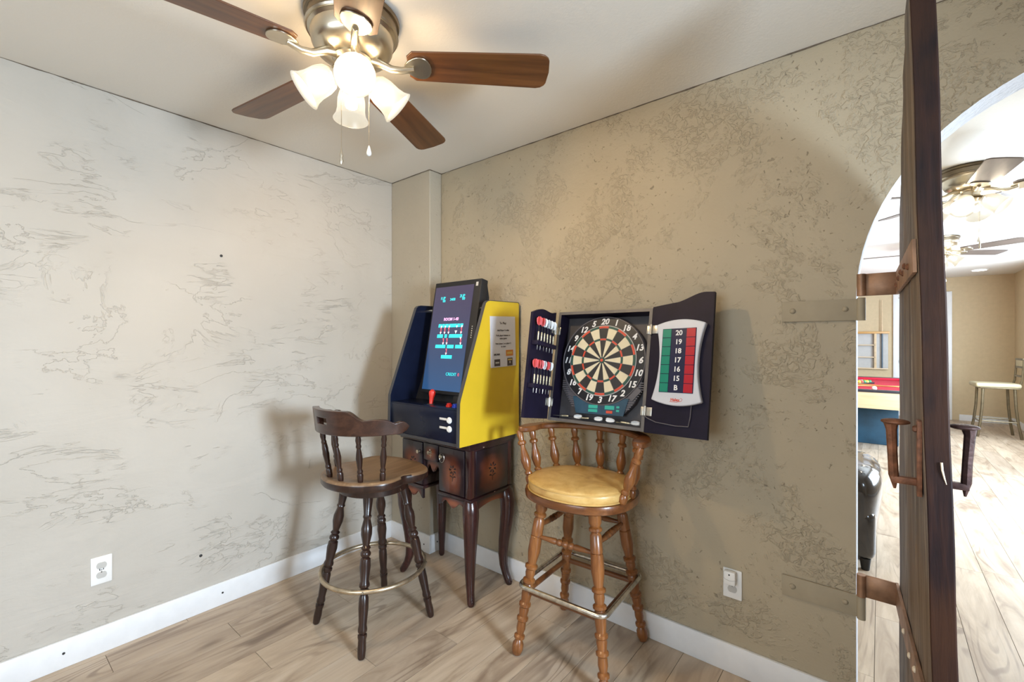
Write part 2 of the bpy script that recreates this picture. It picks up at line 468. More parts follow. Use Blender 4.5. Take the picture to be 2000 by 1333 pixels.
class MB:
    def __init__(s):
        s.bm = bmesh.new()

    def box(s, c, d, bev=0.0, T=None, seg=2):
        r = bmesh.ops.create_cube(s.bm, size=1.0)
        vs_ = r['verts']
        mat = Matrix.Translation(c) @ Matrix.Diagonal((*d, 1))
        if T is not None:
            mat = T @ mat
        bmesh.ops.transform(s.bm, matrix=mat, verts=vs_)
        if bev:
            es = list({e for v in vs_ for e in v.link_edges})
            bmesh.ops.bevel(s.bm, geom=es, offset=bev, segments=seg, affect='EDGES', profile=0.5)
        return s

    def frame(s, path, closed):
        n = len(path)
        tang = []
        for i in range(n):
            if closed:
                a, b = path[(i-1) % n], path[(i+1) % n]
            else:
                a, b = path[max(0, i-1)], path[min(n-1, i+1)]
            tang.append((Vector(b)-Vector(a)).normalized())
        up = Vector((0, 0, 1)) if abs(tang[0].z) < 0.9 else Vector((1, 0, 0))
        u = (up - tang[0]*up.dot(tang[0])).normalized()
        out = []
        for t in tang:
            u = (u - t*u.dot(t)).normalized()
            out.append((u.copy(), t.cross(u)))
        return out

    def tube(s, path, r, seg=8, closed=False, ratio=1.0):
        path = [Vector(p) for p in path]
        n = len(path)
        rr = r if isinstance(r, (list, tuple)) else [r]*n
        fr = s.frame(path, closed)
        rings = []
        for p, q, (u, v) in zip(path, rr, fr):
            rings.append([s.bm.verts.new(p + u*math.cos(2*PI*k/seg)*q + v*math.sin(2*PI*k/seg)*q*ratio) for k in range(seg)])
        m = n if closed else n-1
        for i in range(m):
            a, b = rings[i], rings[(i+1) % n]
            for k in range(seg):
                s.bm.faces.new((a[k], a[(k+1) % seg], b[(k+1) % seg], b[k]))
        if not closed:
            s.bm.faces.new(list(reversed(rings[0]))); s.bm.faces.new(rings[-1])
        return s

    def lathe(s, prof, p0, p1, seg=14):
        """prof: list of (t, radius), t runs 0..1 from p0 to p1"""
        p0, p1 = Vector(p0), Vector(p1)
        ax = (p1-p0)
        t_ = ax.normalized()
        up = Vector((0, 0, 1)) if abs(t_.z) < 0.9 else Vector((1, 0, 0))
        u = (up - t_*up.dot(t_)).normalized(); v = t_.cross(u)
        rings = []
        for t, r in prof:
            c = p0 + ax*t
            r = max(r, 1e-4)
            rings.append([s.bm.verts.new(c + u*math.cos(2*PI*k/seg)*r + v*math.sin(2*PI*k/seg)*r) for k in range(seg)])
        for a, b in zip(rings, rings[1:]):
            for k in range(seg):
                s.bm.faces.new((a[k], a[(k+1) % seg], b[(k+1) % seg], b[k]))
        s.bm.faces.new(list(reversed(rings[0]))); s.bm.faces.new(rings[-1])
        return s

    def prism(s, pts, h, T=None):
        """polygon in local XY, extruded by h along +Z"""
        T = T or Matrix.Identity(4)
        a = [s.bm.verts.new(T @ Vector((x, y, 0))) for x, y in pts]
        b = [s.bm.verts.new(T @ Vector((x, y, h))) for x, y in pts]
        n = len(pts)
        s.bm.faces.new(list(reversed(a))); s.bm.faces.new(b)
        for i in range(n):
            s.bm.faces.new((a[i], a[(i+1) % n], b[(i+1) % n], b[i]))
        return s

    def cells(s, cols, present):
        """cols[i][j] = (inner, outer) points; present(i, j) tells solid cells between columns i,i+1 and rows j,j+1"""
        vi = [[s.bm.verts.new(q[0]) for q in c] for c in cols]
        vo = [[s.bm.verts.new(q[1]) for q in c] for c in cols]
        ni, nj = len(cols)-1, len(cols[0])-1
        P = lambda i, j: 0 <= i < ni and 0 <= j < nj and present(i, j)
        for i in range(ni):
            for j in range(nj):
                if not P(i, j):
                    continue
                s.bm.faces.new((vo[i][j], vo[i+1][j], vo[i+1][j+1], vo[i][j+1]))
                s.bm.faces.new((vi[i][j], vi[i][j+1], vi[i+1][j+1], vi[i+1][j]))
                if not P(i-1, j): s.bm.faces.new((vi[i][j], vo[i][j], vo[i][j+1], vi[i][j+1]))
                if not P(i+1, j): s.bm.faces.new((vo[i+1][j], vi[i+1][j], vi[i+1][j+1], vo[i+1][j+1]))
                if not P(i, j-1): s.bm.faces.new((vi[i][j], vi[i+1][j], vo[i+1][j], vo[i][j]))
                if not P(i, j+1): s.bm.faces.new((vo[i][j+1], vo[i+1][j+1], vi[i+1][j+1], vi[i][j+1]))
        return s

    def sphere(s, c, r, sx=1, sy=1, sz=1, seg=16):
        q = bmesh.ops.create_uvsphere(s.bm, u_segments=seg, v_segments=max(6, seg*2//3), radius=r)
        bmesh.ops.transform(s.bm, matrix=Matrix.Translation(c) @ Matrix.Diagonal((sx, sy, sz, 1)), verts=q['verts'])
        return s

    def mesh_in(s, me, T):
        n0 = len(s.bm.verts)
        s.bm.from_mesh(me)
        s.bm.verts.ensure_lookup_table()
        bmesh.ops.transform(s.bm, matrix=T, verts=s.bm.verts[n0:])
        return s


def obj(name, mb, mat, parent=None, smooth=True, bevel=0.0, loc=None, rot=None, angle=38):
    me = bpy.data.meshes.new(name)
    bmesh.ops.recalc_face_normals(mb.bm, faces=mb.bm.faces[:])
    mb.bm.to_mesh(me); mb.bm.free()
    if mat is not None:
        for m_ in (mat if isinstance(mat, (list, tuple)) else [mat]):
            me.materials.append(m_)
    if smooth:
        me.shade_smooth()
        me.set_sharp_from_angle(angle=math.radians(angle))
    o = bpy.data.objects.new(name, me)
    COL.objects.link(o)
    if parent is not None:
        o.parent = parent
    if loc is not None: o.location = loc
    if rot is not None: o.rotation_euler = rot
    if bevel:
        b = o.modifiers.new('edge', 'BEVEL')
        b.width = bevel; b.segments = 2; b.limit_method = 'ANGLE'; b.angle_limit = math.radians(40)
    return o


def tag(o, label, cat, group=None, kind=None):
    o['label'] = label
    o['category'] = cat
    if group: o['group'] = group
    if kind: o['kind'] = kind
    return o


def thing(name, label, cat, loc=(0, 0, 0), rotz=0.0, group=None, matrix=None):
    o = bpy.data.objects.new(name, None)
    o.empty_display_size = 0.05
    COL.objects.link(o)
    if matrix is not None:
        o.matrix_world = matrix
    else:
        o.location = loc; o.rotation_euler = (0, 0, rotz)
    return tag(o, label, cat, group)


def struct(name, mb, mat, label, parent=None, **kw):
    o = obj(name, mb, mat, parent, **kw)
    if parent is None:
        o['kind'] = 'structure'
        o['label'] = label
    return o


def dup(root, loc=None, label=None, group=None, matrix=None):
    r = root.copy(); COL.objects.link(r)
    if matrix is not None: r.matrix_world = matrix
    elif loc is not None: r.location = loc
    if label: r['label'] = label
    if group: r['group'] = group
    for ch in list(root.children):
        c = ch.copy(); COL.objects.link(c); c.parent = r
        for g in list(ch.children):
            d = g.copy(); COL.objects.link(d); d.parent = c
    return r


_tc = {}


def text_mesh(body, size, shear=0.0, depth=0.0005, bold=0.0):
    key = (body, size, shear, depth, bold)
    if key in _tc:
        return _tc[key]
    cu = bpy.data.curves.new('lettering', 'FONT')
    cu.body = body; cu.size = size; cu.shear = shear; cu.extrude = depth; cu.offset = bold
    cu.align_x = 'CENTER'; cu.align_y = 'CENTER'
    cu.resolution_u = 3
    o = bpy.data.objects.new('lettering', cu)
    COL.objects.link(o)
    dg = bpy.context.evaluated_depsgraph_get()
    me = bpy.data.meshes.new_from_object(o.evaluated_get(dg))
    bpy.data.objects.remove(o)
    _tc[key] = me
    return me


RX = Matrix.Rotation(PI/2, 4, 'X')      # XY drawings stand up facing -Y


def face_text(mb, body, x, z, size, y=0.0, shear=0.0, bold=0.0, depth=0.0005, sx=1.0):
    mb.mesh_in(text_mesh(body, size, shear, depth, bold), Matrix.Translation((x, y, z)) @ RX @ Matrix.Diagonal((sx, 1, 1, 1)))
    return mb


def rect(x0, x1, y0, y1):
    return [(x0, y0), (x1, y0), (x1, y1), (x0, y1)]


def arc(cx, cy, r, a0, a1, n, ry=None):
    ry = ry or r
    return [(cx + r*math.cos(a0+(a1-a0)*i/n), cy + ry*math.sin(a0+(a1-a0)*i/n)) for i in range(n+1)]


# ------------------------------------------------------------------ the two rooms
H = 2.44
XR, YB, YF = 4.30, -3.40, 8.78         # right wall, rear wall, far wall of the pool room
T = 0.15                                # thickness of the wall with the arch
AX, AR, AS, AV = 3.20, 0.647, 1.50, 0.70   # arch centre, half width, spring height, rise

floor = struct('floor', MB().box(((XR)/2, (YB+YF)/2, -0.03), (XR+0.3, YF-YB+0.3, 0.04)), M['sub'], 'pale oak laminate plank floor running through both rooms', smooth=False)
PW, PL = 0.16, 1.22
offs = {0: -1.295, 1: -1.595, 2: -1.18, 3: -0.72, 4: -1.18, 5: -0.30, 6: -0.90, 7: -0.59}
ncol = int(math.ceil((XR - 0.04)/PW)) + 1
for ci in range(ncol):
    x0 = 0.04 + (ci-1)*PW
    x1 = min(x0 + PW, XR); x0 = max(x0, 0.0)
    off = offs.get(ci, random.uniform(0, PL))
    k0 = math.floor((YB - off)/PL)
    k = k0
    while off + k*PL < YF:
        y0, y1 = max(off + k*PL, YB), min(off + (k+1)*PL, YF)
        k += 1
        if y1 - y0 < 0.02:
            continue
        if y0 > T and x1 < 1.0:
            continue
        g = 0.0009
        mb = MB(); dz = random.uniform(-0.0003, 0.0003)
        mb.box(((x0+x1)/2, (y0+y1)/2, -0.005+dz/2), (x1-x0-2*g, y1-y0-2*g, 0.010+dz))
        obj('plank', mb, M['floor'], floor, smooth=False)

struct('ceiling', MB().box((XR/2, (YB+YF)/2, H+0.05), (XR+0.3, YF-YB+0.3, 0.1)), M['ceiling'], 'off-white textured ceiling', smooth=False)
struct('wall_left', MB().box((-0.05, (YB+YF)/2, H/2), (0.1, YF-YB+0.2, H)), M['wall_l'], 'hand-trowelled beige plaster wall with the outlet low on it', smooth=False)
# wall with the arched opening
pts = [(0, 0), (AX-AR, 0)] + arc(AX, AS, AR, PI, 0, 40, AV) + [(AX+AR, 0), (XR, 0), (XR, H), (0, H)]
mb = MB().prism(pts, T, Matrix.Translation((0, T, 0)) @ RX)
wf = struct('wall_front', mb, [M['wall_r'], M['reveal'], M['beige']], 'rough beige plaster wall with an arched opening and dartboard', smooth=False)
for p in wf.data.polygons:
    c = p.center; n = p.normal
    if n.y > 0.9: p.material_index = 2
    elif abs(n.y) < 0.3 and 0.02 < c.z < H-0.02 and AX-AR-0.01 < c.x < AX+AR+0.01: p.material_index = 1
struct('wall_corner', MB().box((0.20, -0.05, H/2), (0.40, 0.10, H)), stucco_rough('column_plaster', (0.42, 0.375, 0.295), 0.45), 'shallow plastered pilaster boxed into the room corner', bevel=0.006)


def wall_with_holes(name, axis, pos, thick, a0, a1, holes, mat, label):
    """wall in plane axis=pos, running a0..a1, full height, with rectangular window holes (b0,b1,z0,z1)"""
    mb = MB()
    def put(b0, b1, z0, z1):
        if b1-b0 < 1e-4 or z1-z0 < 1e-4: return
        if axis == 'x': mb.box((pos+thick/2, (b0+b1)/2, (z0+z1)/2), (abs(thick), b1-b0, z1-z0))
        else: mb.box(((b0+b1)/2, pos+thick/2, (z0+z1)/2), (b1-b0, abs(thick), z1-z0))
    cur = a0
    for b0, b1, z0, z1 in sorted(holes):
        put(cur, b0, 0, H); put(b0, b1, 0, z0); put(b0, b1, z1, H); cur = b1
    put(cur, a1, 0, H)
    return struct(name, mb, mat, label, smooth=False)


wall_with_holes('wall_right', 'x', XR, 0.1, YB, YF, [(-1.70, -1.0, 0.98, 1.82), (1.9, 4.5, 0.6, 2.1), (5.4, 6.8, 0.75, 2.05)], M['beige'], 'right wall of both rooms with the windows')
wall_with_holes('wall_back', 'y', YB, -0.1, 0, XR, [(1.1, 2.7, 0.9, 2.1)], M['beige'], 'rear wall of the games room with an added window')
struct('wall_far', MB().box((XR/2, YF+0.05, H/2), (XR+0.2, 0.1, H)), M['beige'], 'smooth tan far wall of the pool room', smooth=False)
for i, (ax, p, b0, b1, z0, z1) in enumerate([('x', XR+0.05, -1.70, -1.0, 0.98, 1.82), ('x', XR+0.05, 1.9, 4.5, 0.6, 2.1), ('x', XR+0.05, 5.4, 6.8, 0.75, 2.05), ('y', YB-0.05, 1.1, 2.7, 0.9, 2.1)]):  # last two windows are unseen, added to go with the fill lights
    mb = MB(); w = 0.04
    for (c0, c1, d0, d1) in ((b0, b1, z0, z0+w), (b0, b1, z1-w, z1), (b0, b0+w, z0, z1), (b1-w, b1, z0, z1)):
        if ax == 'x': mb.box((p, (c0+c1)/2, (d0+d1)/2), (0.05, c1-c0, d1-d0))
        else: mb.box(((c0+c1)/2, p, (d0+d1)/2), (c1-c0, 0.05, d1-d0))
    struct('window_%d' % (i+1), mb, M['doorwhite'], 'white framed window', smooth=False)

# baseboards with their screw heads
BH, BT = 0.115, 0.014
def baseboard(name, b, label, screws=()):
    (x0, x1, y0, y1) = b
    o = struct(name, MB().box(((x0+x1)/2, (y0+y1)/2, BH/2), (x1-x0, y1-y0, BH), 0.003), M['base'], label)
    for (p, n) in screws:
        p = Vector(p); n = Vector(n)
        obj('screw', MB().lathe([(0, 0.005), (0.7, 0.005), (1, 0.003)], p, p+n*0.002, 8), M['slot'], o)
    return o
baseboard('baseboard_left', (0, BT, YB, -0.10), 'white baseboard along the left wall', [((BT, -1.72, 0.062), (1, 0, 0)), ((BT, -1.14, 0.062), (1, 0, 0))])
baseboard('baseboard_corner', (BT, 0.40+BT, -0.10-BT, -0.10), 'white baseboard across the corner pilaster', [((0.36, -0.10-BT, 0.05), (0, -1, 0))])
baseboard('baseboard_return', (0.40, 0.40+BT, -0.10, -BT), 'white baseboard return on the side of the pilaster', [((0.40+BT, -0.05, 0.06), (1, 0, 0))])
baseboard('baseboard_front', (0.40, AX-AR-0.002, -BT, 0), 'white baseboard under the dartboard wall')
baseboard('baseboard_front_right', (AX+AR+0.002, XR, -BT, 0), 'white baseboard beyond the arch')
struct('baseboard_far', MB().box((1.4, YF-BT/2, 0.05), (2.7, BT, 0.10)).box((3.98, YF-BT/2, 0.05), (0.64, BT, 0.10)), M['base'], 'white baseboard along the far wall', smooth=False)
struct('baseboard_right', MB().box((XR-BT/2, (T+YF)/2, 0.05), (BT, YF-T, 0.10)), M['base'], 'white baseboard along the right wall of the pool room', smooth=False)

# uneven dark strip imitating the shadow gap where plaster meets ceiling
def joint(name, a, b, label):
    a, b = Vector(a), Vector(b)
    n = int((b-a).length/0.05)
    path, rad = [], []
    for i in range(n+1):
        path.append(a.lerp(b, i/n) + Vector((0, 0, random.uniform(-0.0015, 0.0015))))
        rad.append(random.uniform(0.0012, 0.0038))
    return struct(name, MB().tube(path, rad, 6), M['gap_shade'], label)
joint('trim_1', (0.001, YB, H-0.001), (0.001, -0.10, H-0.001), 'thin dark strip for the shadow gap between left wall and ceiling')
joint('trim_2', (0.0, -0.101, H-0.001), (0.40, -0.101, H-0.001), 'thin dark strip for the shadow gap above the pilaster')
joint('trim_3', (0.401, -0.10, H-0.001), (0.401, 0, H-0.001), 'thin dark strip for the shadow gap above the side of the pilaster')
joint('trim_4', (0.40, -0.001, H-0.001), (XR, -0.001, H-0.001), 'thin dark strip for the shadow gap between dartboard wall and ceiling')

# white door in the far wall
d1 = struct('door_1', MB().box((3.185, YF-0.012, 1.06), (0.70, 0.02, 2.12)), M['doorwhite'], 'white door in the far wall behind the plank door', smooth=False)
for x0, x1, z0, z1 in ((2.80, 2.87, 0, 2.2), (3.50, 3.57, 0, 2.2), (2.87, 3.50, 2.13, 2.2)):
    obj('door_frame', MB().box(((x0+x1)/2, YF-0.02, (z0+z1)/2), (x1-x0, 0.038, z1-z0), 0.004), M['doorwhite'], d1)
for z0, z1 in ((0.2, 0.95), (1.1, 1.95)):
    for xc in (3.02, 3.35):
        obj('panel', MB().box((xc, YF-0.025, (z0+z1)/2), (0.22, 0.012, z1-z0), 0.005), M['doorwhite'], d1)
obj('door_knob', MB().lathe([(0, 0.012), (0.5, 0.012), (0.6, 0.028), (0.9, 0.028), (1, 0.012)], (2.92, YF-0.022, 0.98), (2.92, YF-0.085, 0.98)), M['steel'], d1)

# ------------------------------------------------------------------ wall outlets
def outlet(label, matrix):
    t = thing('wall_outlet', label, 'outlet', matrix=matrix)          # local: faces -Y, centre at origin
    obj('cover_plate', MB().box((0, -0.003, 0), (0.070, 0.006, 0.118), 0.002), M['white'], t)
    for z in (0.0205, -0.0205):
        s_ = obj('socket', MB().prism([(x, max(-0.0135, min(0.0135, y))) for x, y in arc(0, 0, 0.0172, 0, 2*PI*23/24, 23)], 0.002, Matrix.Translation((0, -0.006, z)) @ RX), M['greyplastic'], t)
        mb = MB()
        mb.box((-0.0063, -0.0083, 0.004), (0.0022, 0.001, 0.0085)).box((0.0063, -0.0083, 0.004), (0.0022, 0.001, 0.0070))
        mb.lathe([(0, 0.0024), (1, 0.0024)], (0, -0.0078, -0.0075), (0, -0.0088, -0.0075), 8)
        obj('slot', mb, M['slot'], s_)
    obj('screw', MB().lathe([(0, 0.003), (1, 0.002)], (0, -0.006, 0), (0, -0.0075, 0), 8), M['steel'], t)
    return t
outlet('white duplex outlet low on the trowelled left wall', Matrix.Translation((0, -1.602, 0.357)) @ Matrix.Rotation(PI/2, 4, 'Z'))
outlet('white duplex outlet on the dartboard wall with a plug-in device', Matrix.Translation((2.153, 0, 0.361)))
t = thing('plug_in_freshener', 'small white plug-in device in the upper socket of the right outlet', 'plug', (2.148, -0.0085, 0.386))
obj('body', MB().box((0, -0.014, 0.006), (0.046, 0.028, 0.056), 0.008), M['white'], t)
obj('seam', MB().tube([(-0.0235, -0.0262, 0.006), (-0.012, -0.0285, 0.001), (0, -0.029, -0.001), (0.012, -0.0285, 0.001), (0.0235, -0.0262, 0.006)], 0.0009, 6), M['greyplastic'], t)
obj('sensor', MB().lathe([(0, 0.003), (1, 0.003)], (0.0, -0.0278, 0.022), (0.0, -0.0292, 0.022), 10), M['slot'], t)
for (y, z, lab) in ((-1.232, 0.281, 'tiny brown wall anchor low on the left wall'), (-1.142, 1.786, 'tiny dark nail hole high on the left wall')):
    tag(obj('wall_anchor', MB().lathe([(0, 0.007), (0.6, 0.007), (1, 0.003)], (0, y, z), (0.004, y, z), 8), M['slot']), lab, 'anchor')

# ------------------------------------------------------------------ plank door on strap hinges
door = bpy.data.objects.new('door_2', None)
COL.objects.link(door)
door.location = (2.668, -0.015, 0.0)
tag(door, 'thick old plank door leaf standing open in the archway', 'door', kind='structure')
DW = 0.62
def lean(y, z):                                        # the leaf is warped: its free edge leans out at the foot
    s_ = min(1, max(0, -y/DW))
    return 0.021*s_ + s_*(z-1.349)*(-0.024)
TH = 0.044
for i in range(3):
    ya, yb = -DW*i/3 - 0.001, -DW*(i+1)/3 + 0.001
    mb = MB(); nz = 20; ny = 5
    cols = []
    for iy in range(ny+1):
        y = ya + (yb-ya)*iy/ny
        yy = min(1, (0.02+DW+y)/0.645)
        top = 1.52 + 0.69*math.sqrt(max(0, 1-yy*yy))
        col = []
        for iz in range(nz+1):
            z = 0.02 + (top-0.02)*iz/nz
            jig = 0.0016*math.sin(z*9+iy*1.7+i) if 0 < iy < ny else 0.001*math.sin(z*13+i)
            edge = 0.003*math.sin(z*5.1)+0.002*math.sin(z*17+1) if (i == 2 and iy == ny) else 0
            col.append((Vector((lean(y, z)+jig, y+edge*0.5, z)), Vector((lean(y, z)+TH+jig, y+edge*0.5, z))))
        cols.append(col)
    mb.cells(cols, lambda a, b: True)
    o = obj('plank', mb, [M['plank_face'], M['plank_edge']], door, angle=50, bevel=0.003)
    for p in o.data.polygons:
        if p.normal.y < -0.7 and i == 2: p.material_index = 1
        elif p.normal.x > 0.7: p.material_index = 1
# pale wood chip on the free edge
obj('chip', MB().tube([(lean(-DW, 1.07)+0.027, -DW-0.001, 1.083), (lean(-DW, 1.06)+0.028, -DW-0.0015, 1.066), (lean(-DW, 1.05)+0.031, -DW-0.001, 1.05), (lean(-DW, 1.03)+0.034, -DW-0.0005, 1.036)], [0.0022, 0.002, 0.0015, 0.0006], 6), M['chip'], door, loc=(0, 0, 0))

def strap(z0, zc_bolts, mat, first):
    zt = z0+0.076
    mb = MB()
    # arm from barrel to leaf, then along the leaf's face with an angled cut end
    th = 0.008
    mb.box(((-0.090-0.004)/2, 0.004, (z0+zt)/2), (0.086, th, 0.076), 0.001)
    T_ = Matrix(((0, 0, -1, 0), (1, 0, 0, 0), (0, 1, 0, 0), (0, 0, 0, 1)))     # local (x,y,z) -> (-z, x, y)
    n = 10
    cols = []
    for i in range(n+1):
        y = 0.008 - (0.615)*i/n
        c = []
        for z in (z0, (z0+zt)/2, zt):
            x = lean(y, z)-0.001
            c.append((Vector((x-th, y, z)), Vector((x, y, z))))
        cols.append(c)
    mb.cells(cols, lambda a, b: True)
    o = obj('strap_hinge', mb, mat, door, bevel=0.001)
    obj('barrel', MB().tube([(-0.100+0.013*math.cos(a), 0.0+0.013*math.sin(a), z) for a, z in [(0, z0)]] + [(-0.087, 0, zt)], 0.0001, 4) if False else MB().lathe([(0, 0.013), (1, 0.013)], (-0.100, 0.0, z0), (-0.100, 0.0, zt), 16), mat, o)
    for y in zc_bolts:
        z = (z0+zt)/2 + 0.012*math.sin(y*40)
        x = lean(y, z)-0.009
        obj('bolt', MB().lathe([(0, 0.008), (0.5, 0.008), (1, 0.004)], (x, y, z), (x-0.006, y, z), 8), M['rust'] if first else M['chip'], o)
    return o
strap(1.505, [-0.05, -0.16, -0.25, -0.33, -0.40, -0.50], M['strap'], True)
strap(0.463, [-0.22, -0.34, -0.44, -0.52, -0.585], M['strap'], False)
# railroad-spike handles
def spike(parent_plate, sx, y, z0, mat):
    """vertical spike held off the leaf; sx = -1 on the near face, +1 on the other"""
    pass
hp = obj('handle_plate', MB().box((lean(-0.575, 1.08)-0.005, -0.575, 1.08), (0.009, 0.045, 0.172), 0.001), M['rust'], door)
def spike_mesh(xf, xs, y, zt, zb, head):
    mb = MB()
    L = zt-zb
    # square shank
    path = [(xs, y, zt-0.004), (xs+0.001, y, zt-0.02), (xs+0.003*(1 if xs < xf else -1), y, zb+L*0.5), (xs+0.005*(1 if xs < xf else -1), y, zb+L*0.2), (xs+0.007*(1 if xs < xf else -1), y, zb)]
    mb.tube(path, [0.014, 0.0105, 0.0095, 0.010, 0.0025], 8)
    mb.sphere((xs+(0.008 if xs < xf else -0.008), y, zt), 0.028, 1.0, 0.8, 0.26, 14)
    # arm back to the leaf
    mb.box(((xs+xf)/2, y, zb+L*0.14), (abs(xf-xs), 0.018, 0.016), 0.002)
    return mb
xf = lean(-0.575, 1.08)
obj('spike_handle', spike_mesh(xf-0.008, xf-0.055, -0.575, 1.158, 1.000, 1), M['rust'], door)
xf2 = lean(-0.45, 1.08)+TH
obj('spike_handle', spike_mesh(xf2, xf2+0.052, -0.45, 1.142, 0.975, 1), M['darkiron'], door)
obj('handle_bolt', MB().lathe([(0, 0.008), (0.5, 0.008), (1, 0.005)], (xf-0.009, -0.575, 1.145), (xf-0.017, -0.575, 1.145), 6), M['rust'], door)

def wall_plate(label, z0, tilt):
    t = thing('hinge_plate', label, 'hinge', (2.568, -0.012, z0))
    obj('strap', MB().box((-0.122, 0.007, 0.0375), (0.235, 0.008, 0.075), 0.0015), M['plate'], t)
    obj('barrel', MB().lathe([(0, 0.0125), (0.98, 0.0125), (1, 0.010)], (0, 0.0, -0.001), (0, 0.0, 0.078), 16), M['plate'], t)
    for x, r in ((-0.205, 0.0105), (-0.045, 0.0095)):
        obj('bolt', MB().lathe([(0, r), (0.3, r*0.95), (0.7, r*0.7), (1, r*0.2)], (x, 0.003, 0.040), (x, -0.0045, 0.040), 12), M['plate'], t)
wall_plate('painted steel hinge plate on the wall above the dart scoreboard height', 1.4215, 0)
wall_plate('painted steel hinge plate low on the wall beside the right outlet', 0.3845, 0)
bpy.data.objects['hinge_plate']['label'] = 'upper painted steel hinge plate bolted to the wall beside the archway'
bpy.data.objects['hinge_plate.001']['label'] = 'lower painted steel hinge plate bolted to the wall right of the outlet'

# ------------------------------------------------------------------ ceiling fans
def blade_mesh(r0, r1, w0, w1):
    pts = []
    c = 0.035
    pts += [(r0, -w0/2+0.02), (r0+0.02, -w0/2)]
    pts += [(r1-c, -w1/2)] + [(r1-c+c*math.sin(a), -w1/2+c*0.9-c*0.9*math.cos(a)) for a in (0.5, 1.0, 1.4)]
    pts += [(r1+0.004, 0)]
    pts += [(r1-c+c*math.sin(a), w1/2-c*0.9+c*0.9*math.cos(a)) for a in (1.4, 1.0, 0.5)] + [(r1-c, w1/2)]
    pts += [(r0+0.02, w0/2), (r0, w0/2-0.02)]
    return pts


